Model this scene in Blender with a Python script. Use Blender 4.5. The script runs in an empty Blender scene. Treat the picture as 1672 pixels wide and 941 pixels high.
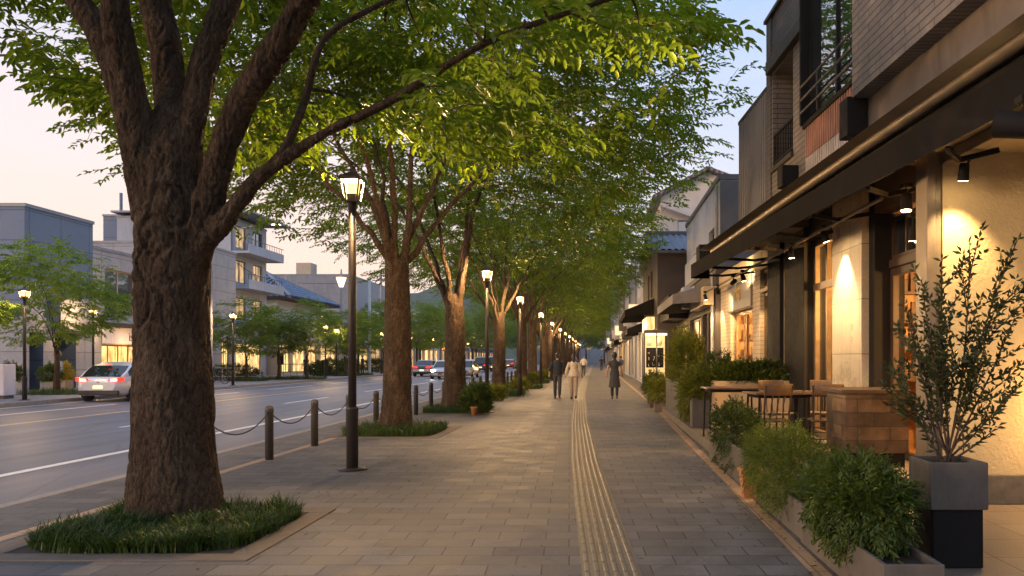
import bpy, bmesh, math, random
import numpy as np
from mathutils import Vector, Matrix, noise as mnoise

C = bpy.context.scene.collection
R = math.radians
FPX, VX, VY, CAMZ = 1300.0, 975.0, 585.0, 1.5        # focal length and vanishing point in photo pixels, eye height

def P(px, py, Y):                                     # a photo pixel at distance Y -> world point
    return Vector(((px - VX) * Y / FPX, Y, CAMZ + (VY - py) * Y / FPX))
def PX(px, Y): return (px - VX) * Y / FPX
def PZ(py, Y): return CAMZ + (VY - py) * Y / FPX
def G(px, py, z=0.0):
    Y = FPX * (CAMZ - z) / (py - VY)
    return Vector(((px - VX) * Y / FPX, Y, z))

# ------------------------------------------------------------------ materials
def _n(nt, t, **kw):
    n = nt.nodes.new(t)
    for k, v in kw.items(): setattr(n, k, v)
    return n
def _base(name):
    m = bpy.data.materials.new(name); m.use_nodes = True
    nt = m.node_tree; nt.nodes.clear()
    out = _n(nt, 'ShaderNodeOutputMaterial'); b = _n(nt, 'ShaderNodeBsdfPrincipled')
    nt.links.new(b.outputs[0], out.inputs[0])
    return m, nt, b
def c4(c): return (c[0], c[1], c[2], 1.0)
def mul(c, k): return tuple(min(1.0, x * k) for x in c)
def ramp(nt, fac, stops, interp='LINEAR'):
    r = _n(nt, 'ShaderNodeValToRGB'); r.color_ramp.interpolation = interp
    e = r.color_ramp.elements
    while len(e) < len(stops): e.new(0.5)
    for i, (p, c) in enumerate(stops):
        e[i].position = p; e[i].color = c4(c) if not isinstance(c, (int, float)) else (c, c, c, 1)
    nt.links.new(fac, r.inputs[0]); return r.outputs[0]
def noise_tex(nt, vec, scale, detail=4, rough=.6, dist=0):
    t = _n(nt, 'ShaderNodeTexNoise'); t.inputs['Scale'].default_value = scale
    t.inputs['Detail'].default_value = detail; t.inputs['Roughness'].default_value = rough
    t.inputs['Distortion'].default_value = dist
    nt.links.new(vec, t.inputs['Vector']); return t.outputs['Fac']
def coord(nt, kind='Object'):
    return _n(nt, 'ShaderNodeTexCoord').outputs[kind]
def mapping(nt, vec, scale=(1, 1, 1), rot=(0, 0, 0), loc=(0, 0, 0)):
    m = _n(nt, 'ShaderNodeMapping'); m.inputs['Scale'].default_value = scale
    m.inputs['Rotation'].default_value = rot; m.inputs['Location'].default_value = loc
    nt.links.new(vec, m.inputs['Vector']); return m.outputs[0]
def bump(nt, b, h, strength, dist, prev=None):
    n = _n(nt, 'ShaderNodeBump'); n.inputs['Strength'].default_value = strength; n.inputs['Distance'].default_value = dist
    nt.links.new(h, n.inputs['Height'])
    if prev is not None: nt.links.new(prev, n.inputs['Normal'])
    nt.links.new(n.outputs[0], b.inputs['Normal']); return n.outputs[0]
def mixc(nt, fac, a, b, mode='MIX'):
    m = _n(nt, 'ShaderNodeMix', data_type='RGBA', blend_type=mode)
    for s, v in ((0, fac), (6, a), (7, b)):
        if hasattr(v, 'node') or hasattr(v, 'links'): nt.links.new(v, m.inputs[s])
        else: m.inputs[s].default_value = v if s == 0 else c4(v)
    return m.outputs[2]
MATS = {}
def mat(name, col, rough=.6, metal=0, var=.18, scale=4, bmp=0, bscale=60, bdist=.004, dirt=.25, kind='Object', spec=.5):
    """a plain surface with uneven colour, stains and a little relief"""
    if name in MATS: return MATS[name]
    m, nt, b = _base(name)
    v = coord(nt, kind)
    f = noise_tex(nt, v, scale, 6, .65)
    col1 = ramp(nt, f, [(.3, mul(col, 1 - var)), (.7, mul(col, 1 + var))])
    if dirt:
        g = noise_tex(nt, mapping(nt, v, (1, 1, .35)), scale * .45, 5, .7, 1.0)
        gf = ramp(nt, g, [(.48, 0.0), (.72, dirt)])
        col1 = mixc(nt, gf, col1, mul(col, .45))
    nt.links.new(col1, b.inputs['Base Color'])
    rr = ramp(nt, f, [(.3, max(.02, rough - .1)), (.7, min(1, rough + .1))])
    nt.links.new(rr, b.inputs['Roughness'])
    b.inputs['Metallic'].default_value = metal
    b.inputs['Specular IOR Level'].default_value = spec
    if bmp:
        bump(nt, b, noise_tex(nt, v, bscale, 4, .6), bmp, bdist)
    MATS[name] = m; return m
def emat(name, col, strength, var=0, scale=2, col2=None):
    """something that gives off light; lit window interiors may vary across the pane"""
    if name in MATS: return MATS[name]
    m, nt, b = _base(name)
    b.inputs['Base Color'].default_value = c4(mul(col, .5)); b.inputs['Roughness'].default_value = .3
    b.inputs['Emission Strength'].default_value = strength
    if col2:
        v = mapping(nt, coord(nt, 'UV'), (1, 1, 1))
        f = noise_tex(nt, v, scale, 3, .5)
        f2 = noise_tex(nt, mapping(nt, v, (4.5, .5, 1)), scale, 2, .5)
        mx = _n(nt, 'ShaderNodeMath', operation='MULTIPLY'); nt.links.new(f, mx.inputs[0]); nt.links.new(f2, mx.inputs[1])
        nt.links.new(ramp(nt, mx.outputs[0], [(.16, col2), (.30, col), (.42, mul(col, 1.25))]), b.inputs['Emission Color'])
    else:
        b.inputs['Emission Color'].default_value = c4(col)
    MATS[name] = m; return m
def brick_mat(name, c1, c2, mortar, bw, bh, ms=.012, rough=.8, bmp=.5, bdist=.006, shear=0, offset=.5, var=.25, swap=False, off=(0, 0), spots=False):
    if name in MATS: return MATS[name]
    m, nt, b = _base(name)
    uv = coord(nt, 'UV')
    sx = _n(nt, 'ShaderNodeSeparateXYZ'); nt.links.new(uv, sx.inputs[0])
    cb = _n(nt, 'ShaderNodeCombineXYZ')
    if shear:
        mm = _n(nt, 'ShaderNodeMath', operation='MULTIPLY_ADD'); mm.inputs[1].default_value = shear
        nt.links.new(sx.outputs[1], mm.inputs[0]); nt.links.new(sx.outputs[0], mm.inputs[2]); u = mm.outputs[0]
    else: u = sx.outputs[0]
    nt.links.new(u, cb.inputs[1 if swap else 0]); nt.links.new(sx.outputs[1], cb.inputs[0 if swap else 1])
    vec = mapping(nt, cb.outputs[0], loc=(off[0], off[1], 0))
    t = _n(nt, 'ShaderNodeTexBrick', offset=offset)
    t.inputs['Scale'].default_value = 1; t.inputs['Mortar Size'].default_value = ms; t.inputs['Mortar Smooth'].default_value = .3
    t.inputs['Brick Width'].default_value = bw; t.inputs['Row Height'].default_value = bh
    t.inputs['Color1'].default_value = c4(c1); t.inputs['Color2'].default_value = c4(c2); t.inputs['Mortar'].default_value = c4(mortar)
    nt.links.new(vec, t.inputs['Vector'])
    o = coord(nt, 'Object')
    f = noise_tex(nt, o, 2.2, 7, .7); f2 = noise_tex(nt, o, 45, 3, .6)
    k = ramp(nt, f, [(.3, 1 - var), (.7, 1 + var * .6)])
    col = mixc(nt, 1.0, t.outputs['Color'], k, 'MULTIPLY')
    k2 = ramp(nt, f2, [(.3, .8), (.7, 1.15)]); col = mixc(nt, .8, col, mixc(nt, 1.0, col, k2, 'MULTIPLY'))
    if spots:                                          # trodden gum, drips and soft dirt patches
        vo = _n(nt, 'ShaderNodeTexVoronoi'); vo.inputs['Scale'].default_value = 2.6; nt.links.new(o, vo.inputs['Vector'])
        col = mixc(nt, ramp(nt, vo.outputs['Distance'], [(.045, .75), (.075, 0.0)]), col, mul(c1, .45))
        col = mixc(nt, ramp(nt, noise_tex(nt, o, .9, 6, .7, 1.5), [(.5, 0.0), (.68, .55)]), col, mul(c1, .5))
    nt.links.new(col, b.inputs['Base Color'])
    nt.links.new(ramp(nt, f, [(.3, max(.05, rough - .15)), (.7, min(1, rough + .12))]), b.inputs['Roughness'])
    inv = _n(nt, 'ShaderNodeMath', operation='SUBTRACT'); inv.inputs[0].default_value = 1; nt.links.new(t.outputs['Fac'], inv.inputs[1])
    p = bump(nt, b, inv.outputs[0], bmp, bdist)
    bump(nt, b, f2, .25, .003, p)
    MATS[name] = m; return m
def ribbed_mat(name, col, pitch, rough=.5, metal=0, horiz=False, depth=.02, var=.15):
    if name in MATS: return MATS[name]
    m, nt, b = _base(name)
    uv = coord(nt, 'UV'); t = _n(nt, 'ShaderNodeTexWave', wave_type='BANDS', bands_direction='Y' if horiz else 'X', wave_profile='SIN')
    t.inputs['Scale'].default_value = 2 * math.pi / (20 * pitch); t.inputs['Distortion'].default_value = 0
    nt.links.new(uv, t.inputs['Vector'])
    f = noise_tex(nt, mapping(nt, uv, (6, .8, 1)), 1.2, 6, .65)
    nt.links.new(ramp(nt, f, [(.3, mul(col, 1 - var)), (.7, mul(col, 1 + var))]), b.inputs['Base Color'])
    b.inputs['Roughness'].default_value = rough; b.inputs['Metallic'].default_value = metal
    bump(nt, b, ramp(nt, t.outputs['Fac'], [(.25, 0.0), (.6, 1.0)]), .8, depth)
    MATS[name] = m; return m
def glass_mat(name, tint=(.02, .025, .03), clear=0.0, rough=.03, ior=1.5):
    """a window pane: dark and reflecting, or (clear > 0) see-through with reflections"""
    if name in MATS: return MATS[name]
    m, nt, b = _base(name)
    b.inputs['Base Color'].default_value = c4(tint); b.inputs['Roughness'].default_value = rough
    b.inputs['Specular IOR Level'].default_value = .8; b.inputs['IOR'].default_value = ior
    v = coord(nt, 'Object'); bump(nt, b, noise_tex(nt, v, 1.3, 2, .5), .06, .05)
    if clear > 0:
        out = [n for n in nt.nodes if n.type == 'OUTPUT_MATERIAL'][0]
        tr = _n(nt, 'ShaderNodeBsdfTransparent'); tr.inputs[0].default_value = (clear, clear * .99, clear * .96, 1)
        gl = _n(nt, 'ShaderNodeBsdfGlossy'); gl.inputs['Roughness'].default_value = rough
        lw_ = _n(nt, 'ShaderNodeLayerWeight'); lw_.inputs[0].default_value = .5
        fr = ramp(nt, lw_.outputs['Facing'], [(.0, .04), (.6, .07), (.8, .17), (.93, .45), (1.0, 1.0)])
        ms = _n(nt, 'ShaderNodeMixShader')
        nt.links.new(fr, ms.inputs[0]); nt.links.new(tr.outputs[0], ms.inputs[1]); nt.links.new(gl.outputs[0], ms.inputs[2])
        nt.links.new(ms.outputs[0], out.inputs[0])
    MATS[name] = m; return m
def leaf_mat(name, c1, c2, c3, trans=.45, nscale=.8, rough=.45):
    if name in MATS: return MATS[name]
    m, nt, b = _base(name)
    o = coord(nt, 'Object')
    f = noise_tex(nt, o, nscale, 3, .6); g = noise_tex(nt, o, 14, 2, .6)
    a = _n(nt, 'ShaderNodeMath', operation='MULTIPLY_ADD'); a.inputs[1].default_value = .55; nt.links.new(f, a.inputs[0])
    h = _n(nt, 'ShaderNodeMath', operation='MULTIPLY'); h.inputs[1].default_value = .45; nt.links.new(g, h.inputs[0]); nt.links.new(h.outputs[0], a.inputs[2])
    col = ramp(nt, a.outputs[0], [(.36, c1), (.5, c2), (.64, c3)])
    oi = _n(nt, 'ShaderNodeObjectInfo')
    k = ramp(nt, oi.outputs['Random'], [(0, .86), (1, 1.1)])
    col = mixc(nt, 1.0, col, k, 'MULTIPLY')
    nt.links.new(col, b.inputs['Base Color']); b.inputs['Roughness'].default_value = rough
    b.inputs['Specular IOR Level'].default_value = .3
    out = [n for n in nt.nodes if n.type == 'OUTPUT_MATERIAL'][0]
    tr = _n(nt, 'ShaderNodeBsdfTranslucent')
    nt.links.new(mixc(nt, 1.0, col, (1.25, 1.35, .6), 'MULTIPLY'), tr.inputs[0])
    ms = _n(nt, 'ShaderNodeMixShader'); ms.inputs[0].default_value = trans
    nt.links.new(b.outputs[0], ms.inputs[1]); nt.links.new(tr.outputs[0], ms.inputs[2]); nt.links.new(ms.outputs[0], out.inputs[0])
    MATS[name] = m; return m

# ------------------------------------------------------------------ mesh building
def uv_project(me):
    nf = len(me.polygons); nl = len(me.loops)
    if nl == 0: return
    co = np.empty(len(me.vertices) * 3, np.float32); me.vertices.foreach_get('co', co); co = co.reshape(-1, 3)
    nor = np.empty(nf * 3, np.float32); me.polygons.foreach_get('normal', nor); nor = nor.reshape(-1, 3)
    lt = np.empty(nf, np.int32); me.polygons.foreach_get('loop_total', lt)
    lv = np.empty(nl, np.int32); me.loops.foreach_get('vertex_index', lv)
    ln = np.repeat(nor, lt, axis=0); p = co[lv]
    flat = np.abs(ln[:, 2]) > .75
    h = np.hypot(ln[:, 0], ln[:, 1]) + 1e-9
    tx, ty = -ln[:, 1] / h, ln[:, 0] / h
    sg = np.where(np.abs(tx) > np.abs(ty), np.sign(tx), np.sign(ty)); sg[sg == 0] = 1
    u = np.where(flat, p[:, 0], (p[:, 0] * tx + p[:, 1] * ty) * sg)
    w = np.where(flat, p[:, 1], p[:, 2] + 0 * u)
    uv = me.uv_layers.new(name='UVMap')
    uv.data.foreach_set('uv', np.stack([u, w], 1).astype(np.float32).ravel())

class MB:
    """collects faces in a frame T and links them as ONE mesh object"""
    def __init__(s, T=None): s.v = []; s.f = []; s.m = []; s.s = []; s.T = T
    def add(s, verts, faces, mi=0, smooth=False):
        o = len(s.v)
        if s.T is not None: verts = [s.T @ Vector(v) for v in verts]
        s.v.extend([tuple(v) for v in verts])
        for f in faces: s.f.append([i + o for i in f]); s.m.append(mi); s.s.append(smooth)
        return s
    def box(s, x0, x1, y0, y1, z0, z1, mi=0, omit=''):
        v = [(x0, y0, z0), (x1, y0, z0), (x1, y1, z0), (x0, y1, z0), (x0, y0, z1), (x1, y0, z1), (x1, y1, z1), (x0, y1, z1)]
        fs = {'b': [0, 3, 2, 1], 't': [4, 5, 6, 7], 'y0': [0, 1, 5, 4], 'y1': [2, 3, 7, 6], 'x0': [0, 4, 7, 3], 'x1': [1, 2, 6, 5]}
        om = omit.split()
        return s.add(v, [f for k, f in fs.items() if k not in om], mi)
    def obox(s, a, b, w, h, mi=0, up=(0, 0, 1)):        # a bar from a to b of width w, height h
        a, b = Vector(a), Vector(b); d = (b - a).normalized(); u = Vector(up)
        if abs(d.dot(u)) > .95: u = Vector((0, 1, 0))
        r = d.cross(u).normalized() * (w / 2); u = r.cross(d).normalized() * (h / 2)
        v = [a - r - u, a + r - u, a + r + u, a - r + u, b - r - u, b + r - u, b + r + u, b - r + u]
        return s.add(v, [[0, 1, 2, 3], [4, 7, 6, 5], [0, 4, 5, 1], [1, 5, 6, 2], [2, 6, 7, 3], [3, 7, 4, 0]], mi)
    def prism(s, poly, axis, a, b, mi=0, smooth=False):   # poly in the two other axes, extruded along axis 0/1/2
        def mk(p, t):
            q = list(p); q.insert(axis, t); return q
        n = len(poly); v = [mk(p, a) for p in poly] + [mk(p, b) for p in poly]
        f = [[i, (i + 1) % n, n + (i + 1) % n, n + i] for i in range(n)]
        s.add(v, f, mi, smooth); s.add(v, [list(range(n))[::-1], [n + i for i in range(n)]], mi); return s
    def rings(s, rs, mi=0, smooth=True, cap=True, closed=True):
        n = len(rs[0]); v = [p for r in rs for p in r]; f = []
        for k in range(len(rs) - 1):
            for i in range(n if closed else n - 1):
                j = (i + 1) % n; f.append([k * n + i, k * n + j, (k + 1) * n + j, (k + 1) * n + i])
        s.add(v, f, mi, smooth)
        if cap and closed:
            s.add(rs[0], [list(range(n))[::-1]], mi); s.add(rs[-1], [list(range(n))], mi)
        return s
    def tube(s, path, r, n=8, mi=0, cap=True, smooth=True):
        path = [Vector(p) for p in path]; k = len(path)
        rr = r if hasattr(r, '__len__') else [r] * k
        t0 = (path[1] - path[0]).normalized(); u = t0.orthogonal().normalized(); rs = []
        for i in range(k):
            t = (path[min(i + 1, k - 1)] - path[max(i - 1, 0)]).normalized()
            u = (u - t * u.dot(t)).normalized(); w = t.cross(u)
            rs.append([path[i] + (u * math.cos(2 * math.pi * j / n) + w * math.sin(2 * math.pi * j / n)) * rr[i] for j in range(n)])
        return s.rings(rs, mi, smooth, cap)
    def lathe(s, prof, n=16, c=(0, 0), mi=0, smooth=True, z0=0):
        rs = [[(c[0] + r * math.cos(2 * math.pi * j / n), c[1] + r * math.sin(2 * math.pi * j / n), z + z0) for j in range(n)] for r, z in prof]
        return s.rings(rs, mi, smooth, True)
    def frustum(s, cx, cy, z0, z1, w0, w1, mi=0, d0=None, d1=None):
        d0 = d0 or w0; d1 = d1 or w1; q = [(-1, -1), (1, -1), (1, 1), (-1, 1)]
        return s.rings([[(cx + a * w0 / 2, cy + b * d0 / 2, z0) for a, b in q], [(cx + a * w1 / 2, cy + b * d1 / 2, z1) for a, b in q]], mi, False)
    def build(s, name, mats, parent=None, bevel=0, recalc=True, uv=True, loc=None):
        me = bpy.data.meshes.new(name)
        off = Vector(loc) if loc is not None else (parent_loc(parent) if parent else Vector((0, 0, 0)))
        me.from_pydata([(v[0] - off.x, v[1] - off.y, v[2] - off.z) for v in s.v], [], s.f)
        if not isinstance(mats, (list, tuple)): mats = [mats]
        for m in mats: me.materials.append(m)
        me.polygons.foreach_set('material_index', s.m); me.polygons.foreach_set('use_smooth', s.s)
        if recalc and len(s.f) < 60000:
            bm = bmesh.new(); bm.from_mesh(me); bmesh.ops.recalc_face_normals(bm, faces=bm.faces); bm.to_mesh(me); bm.free()
        if uv: uv_project(me)
        me.update()
        o = link(name, me, parent)
        if loc is not None and not parent: o.location = loc
        if bevel:
            b = o.modifiers.new('Bevel', 'BEVEL'); b.width = bevel; b.segments = 2; b.limit_method = 'ANGLE'; b.angle_limit = R(40)
        return o
def link(name, data, parent=None):
    o = bpy.data.objects.new(name, data); C.objects.link(o)
    if parent: o.parent = parent
    return o
def parent_loc(o):
    l = Vector((0, 0, 0))
    while o: l += o.location; o = o.parent
    return l
def np_mesh(name, verts, faces, mats, parent=None, smooth=False, loc=None):
    """big meshes straight from numpy arrays (faces all of one size)"""
    me = bpy.data.meshes.new(name); verts = np.asarray(verts, np.float32); faces = np.asarray(faces, np.int32)
    nf, k = faces.shape
    me.vertices.add(len(verts)); me.vertices.foreach_set('co', verts.ravel())
    me.loops.add(nf * k); me.loops.foreach_set('vertex_index', faces.ravel())
    me.polygons.add(nf); me.polygons.foreach_set('loop_start', np.arange(0, nf * k, k, dtype=np.int32))
    me.update(calc_edges=True); me.validate()
    if smooth: me.polygons.foreach_set('use_smooth', np.ones(nf, bool))
    for m in (mats if isinstance(mats, (list, tuple)) else [mats]): me.materials.append(m)
    o = link(name, me, parent)
    if loc is not None: o.location = loc
    return o
def tag(o, label=None, cat=None, group=None, kind=None):
    if label: o['label'] = label
    if cat: o['category'] = cat
    if group: o['group'] = group
    if kind: o['kind'] = kind
    return o
def thing(name, label, cat, loc=(0, 0, 0), group=None, rz=0):
    o = link(name, None); o.location = loc; o.rotation_euler = (0, 0, rz); o.empty_display_size = .2
    return tag(o, label, cat, group)
KIDS = {}
def copy_tree(o, parent=None):
    c = o.copy(); C.objects.link(c)
    if parent: c.parent = parent
    for ch in [x for x in o.children]: copy_tree(ch, c)
    return c
def frame(ox, oy, ang, right=True):
    """street front frame: x runs away along the street, y stands out towards the street, z up"""
    t = Vector((math.sin(ang), math.cos(ang), 0)); n = Vector((-t.y, t.x, 0)) if right else Vector((t.y, -t.x, 0))
    return Matrix(((t.x, n.x, 0, ox), (t.y, n.y, 0, oy), (0, 0, 1, 0), (0, 0, 0, 1)))
def front_frame(ox, oy):                               # a wall that faces the camera: x to the right, y towards the camera
    return Matrix(((1, 0, 0, ox), (0, -1, 0, oy), (0, 0, 1, 0), (0, 0, 0, 1)))
def wall_holes(mb, u0, u1, z0, z1, holes, depth, d=0, mi=0, mir=None):
    """a wall sheet with real openings and their reveals; holes = (u0, u1, z0, z1)"""
    us = sorted({u0, u1, *[max(u0, min(u1, h[i])) for h in holes for i in (0, 1)]})
    zs = sorted({z0, z1, *[max(z0, min(z1, h[i])) for h in holes for i in (2, 3)]})
    for a, b in zip(us, us[1:]):
        for c, e in zip(zs, zs[1:]):
            m, n = (a + b) / 2, (c + e) / 2
            if any(h[0] < m < h[1] and h[2] < n < h[3] for h in holes): continue
            mb.add([(a, d, c), (b, d, c), (b, d, e), (a, d, e)], [[0, 1, 2, 3]], mi)
    for a, b, c, e in holes:
        k = mi if mir is None else mir; q = d - depth
        mb.add([(a, d, c), (b, d, c), (b, d, e), (a, d, e), (a, q, c), (b, q, c), (b, q, e), (a, q, e)],
               [[0, 1, 5, 4], [1, 2, 6, 5], [2, 3, 7, 6], [3, 0, 4, 7]], k)
def window_part(T, parent, u0, u1, z0, z1, d, fm, pm, name='window', cols=2, rows=1, fw=.06, fd=.07, sill=None):
    """frame with its pane (a sub-part) set into an opening"""
    e = .004; u0 += e; u1 -= e; z0 += e; z1 -= e
    f = MB(T)
    f.box(u0, u0 + fw, d, d + fd, z0, z1); f.box(u1 - fw, u1, d, d + fd, z0, z1)
    f.box(u0 + fw, u1 - fw, d, d + fd, z0, z0 + fw); f.box(u0 + fw, u1 - fw, d, d + fd, z1 - fw, z1)
    for i in range(1, cols):
        u = u0 + (u1 - u0) * i / cols; f.box(u - fw * .4, u + fw * .4, d + .003, d + fd - .003, z0 + fw, z1 - fw)
    for i in range(1, rows):
        z = z0 + (z1 - z0) * i / rows; f.box(u0 + fw, u1 - fw, d + .006, d + fd - .006, z - fw * .35, z + fw * .35)
    o = f.build(name, fm, parent)
    p = MB(T); p.add([(u0 + .01, d + .02, z0 + .01), (u1 - .01, d + .02, z0 + .01), (u1 - .01, d + .02, z1 - .01), (u0 + .01, d + .02, z1 - .01)], [[0, 1, 2, 3]])
    po = p.build('pane', pm, None, recalc=False, loc=parent_loc(parent)); po.location = (0, 0, 0); po.parent = o
    if sill: 
        s_ = MB(T); s_.box(u0 - .06, u1 + .06, d + fd + .002, d + fd + .16, z0 - .06, z0 - .003); s_.build('sill', sill, parent, .01)
    return o
ORD = ['first', 'second', 'third', 'fourth', 'fifth', 'sixth', 'seventh', 'eighth', 'ninth', 'tenth', 'eleventh', 'twelfth', 'thirteenth',
       'fourteenth', 'fifteenth', 'sixteenth', 'seventeenth', 'eighteenth', 'nineteenth', 'twentieth', 'twenty-first', 'twenty-second',
       'twenty-third', 'twenty-fourth', 'twenty-fifth', 'twenty-sixth', 'twenty-seventh', 'twenty-eighth', 'twenty-ninth', 'thirtieth']
def point_light(name, loc, power, col=(1, .62, .28), r=.08, parent=None, typ='POINT', rot=None, size=None, blend=.6):
    l = bpy.data.lights.new(name, typ); l.energy = power; l.color = col
    if typ == 'AREA': l.shape = 'RECTANGLE'; l.size, l.size_y = r
    else: l.shadow_soft_size = r
    if typ == 'SPOT': l.spot_size = size; l.spot_blend = blend
    o = link(name, l); o.location = loc
    if rot is not None: o.rotation_euler = rot
    return o
def aim(o, target):
    d = Vector(target) - o.location; o.rotation_euler = d.to_track_quat('-Z', 'Y').to_euler()
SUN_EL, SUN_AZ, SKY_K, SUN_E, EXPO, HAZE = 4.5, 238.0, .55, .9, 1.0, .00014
# ------------------------------------------------------------------ shared materials
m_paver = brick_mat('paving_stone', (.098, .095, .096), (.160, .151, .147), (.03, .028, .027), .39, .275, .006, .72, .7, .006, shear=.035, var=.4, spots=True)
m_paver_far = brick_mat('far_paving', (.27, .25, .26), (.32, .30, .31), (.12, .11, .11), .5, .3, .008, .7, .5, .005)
m_court = brick_mat('court_tile', (.22, .17, .13), (.27, .21, .16), (.06, .05, .04), .6, .6, .006, .5, .5, .004, offset=0)
m_kerb = mat('granite_kerb', (.30, .27, .25), .7, var=.15, scale=14, bmp=.2, dirt=.5)
m_tan = brick_mat('tan_edging_stone', (.34, .23, .14), (.42, .29, .18), (.12, .09, .07), .14, .62, .006, .6, .4, .004, offset=0)
m_line = mat('road_paint_white', (.82, .80, .79), .6, var=.12, scale=9, dirt=.35)
m_liney = mat('road_paint_orange', (.72, .44, .18), .6, var=.12, scale=9, dirt=.5)
m_tact = mat('tactile_paving', (.14, .117, .085), .5, var=.25, scale=5, bmp=.15, dirt=.45)
m_soil = mat('soil', (.05, .035, .025), .95, var=.3, scale=20, bmp=.8, bscale=30, bdist=.02)
m_steel = mat('dark_bronze_steel', (.055, .044, .036), .5, .35, var=.15, scale=12, dirt=.3)
m_boll = mat('bollard_steel', (.08, .075, .07), .5, .4, var=.18, scale=10, dirt=.35)
m_chain = mat('chain_steel', (.05, .045, .04), .55, .4, var=.1)
m_black = mat('black_metal', (.011, .0095, .009), .75, 0, var=.2, scale=8, spec=.2)
m_conc = mat('planter_concrete', (.105, .090, .075), .8, var=.2, scale=6, bmp=.2, bscale=40, dirt=.6)
m_darkc = mat('dark_planter', (.06, .055, .052), .7, var=.25, scale=6, bmp=.15, dirt=.5)
m_wood = mat('table_wood', (.105, .058, .03), .45, var=.25, scale=5, dirt=.3)
m_dwood = mat('dark_wood', (.045, .025, .015), .5, var=.25, scale=6, dirt=.2)
m_lamp = emat('lamp_glass_lit', (1.0, .60, .24), 9.0)
m_lampf = emat('lamp_glass_lit_far', (1.0, .62, .26), 7.0)

# ------------------------------------------------------------------ asphalt
def asphalt():
    m, nt, b = _base('asphalt')
    o = coord(nt, 'Object')
    f = noise_tex(nt, o, .35, 5, .6); g = noise_tex(nt, o, 90, 3, .7); w = noise_tex(nt, mapping(nt, o, (1.1, .05, 1)), 1.4, 4, .6)
    col = ramp(nt, f, [(.3, (.070, .072, .100)), (.7, (.108, .110, .148))])
    col = mixc(nt, ramp(nt, w, [(.4, 0.0), (.7, .5)]), col, (.085, .08, .08))
    col = mixc(nt, 1.0, col, ramp(nt, g, [(.3, .7), (.7, 1.3)]), 'MULTIPLY')
    vo = _n(nt, 'ShaderNodeTexVoronoi', feature='DISTANCE_TO_EDGE'); vo.inputs['Scale'].default_value = .32; nt.links.new(mapping(nt, o, (1, .6, 1)), vo.inputs['Vector'])
    ck = ramp(nt, vo.outputs['Distance'], [(.0, .6), (.012, 0.0)]); col = mixc(nt, ck, col, (.03, .03, .032))
    nt.links.new(col, b.inputs['Base Color'])
    nt.links.new(ramp(nt, w, [(.3, .44), (.7, .56)]), b.inputs['Roughness'])
    b.inputs['Specular IOR Level'].default_value = .75
    bump(nt, b, g, .25, .005)
    return m
m_road = asphalt()
RZ = -.12                                              # road surface
KX, FKX = -6.1, -19.7                                  # kerbs
def sheet(name, x0, x1, y0, y1, z, m, kind='structure'):
    b = MB(); b.add([(x0, y0, z), (x1, y0, z), (x1, y1, z), (x0, y1, z)], [[0, 1, 2, 3]])
    return tag(b.build(name, m), kind=kind)
m_land = mat('far_land', (.05, .06, .035), .95, var=.3, scale=.05, dirt=.4)
sheet('ground', -2500, 2500, -400, 2600, -.3, m_land)
sheet('road', FKX - .02, KX + .02, -40, 420, RZ, m_road)
b = MB(); b.box(KX + .16, 1.78, -30, 400, -.2, 0); tag(b.build('sidewalk', m_paver), kind='structure')
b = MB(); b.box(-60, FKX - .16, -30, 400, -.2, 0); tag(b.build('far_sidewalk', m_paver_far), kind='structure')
b = MB(); b.box(1.783, 40, -30, 12.2, -.2, -.002); tag(b.build('court_floor', m_court), kind='structure')
b = MB(); b.box(1.783, 40, 12.203, 400, -.2, -.002); tag(b.build('lot_floor', m_paver), kind='structure')
for nm, x in (('kerb', KX), ('far_kerb', FKX - .16)):
    b = MB(); y = -20.0
    while y < 260:
        b.box(x, x + .16, y, y + .985, -.2, .006); y += .99
    tag(b.build(nm, m_kerb, bevel=.012), kind='structure')
# edging strips and tactile paving follow slightly bent lines
def strip(name, pts, w, z, m):
    b = MB()
    for (x0, y0), (x1, y1) in zip(pts, pts[1:]):
        n = max(1, int((y1 - y0) / 2))
        for k in range(n):
            a, c = k / n, (k + 1) / n
            xa, ya, xb, yb = x0 + (x1 - x0) * a, y0 + (y1 - y0) * a, x0 + (x1 - x0) * c, y0 + (y1 - y0) * c
            b.add([(xa - w / 2, ya, z), (xa + w / 2, ya, z), (xb + w / 2, yb, z), (xb - w / 2, yb, z)], [[0, 1, 2, 3]])
    return tag(b.build(name, m), kind='structure')
strip('border_strip', [(1.50, 0), (1.56, 6), (1.80, 27.9), (1.76, 120)], .13, .004, m_tan)
strip('kerb_border_strip', [(-4.93, -5), (-4.93, 140)], .13, .004, m_tan)
TP = [(.30, 0), (.105, 5.48), (-.03, 8.3), (-.18, 11.8), (-.395, 18.6), (-.69, 32), (-.85, 60), (-1.0, 160)]
def tpx(y):
    for (x0, y0), (x1, y1) in zip(TP, TP[1:]):
        if y <= y1: return x0 + (x1 - x0) * (y - y0) / (y1 - y0)
    return TP[-1][0]
strip('tactile_base', TP, .415, .005, brick_mat('tactile_tile', (.115, .098, .076), (.15, .126, .094), (.07, .055, .04), .9, .275, .006, .5, .4, .003, offset=0, var=.35))
b = MB(); y = 2.0
while y < 75:
    for k in range(6):
        o = (k - 2.5) * .067
        a, c = tpx(y) + o, tpx(y + .255) + o
        h, w, w2, e = .0055, .019, .011, .012
        b.add([(a - w, y, .005), (a + w, y, .005), (c + w, y + .255, .005), (c - w, y + .255, .005),
               (a - w2, y + e, .005 + h), (a + w2, y + e, .005 + h), (c + w2, y + .255 - e, .005 + h), (c - w2, y + .255 - e, .005 + h)],
              [[4, 5, 6, 7], [0, 1, 5, 4], [1, 2, 6, 5], [2, 3, 7, 6], [3, 0, 4, 7]])
    y += .275
tag(b.build('tactile_bars', m_tact, recalc=False), kind='structure')
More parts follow.
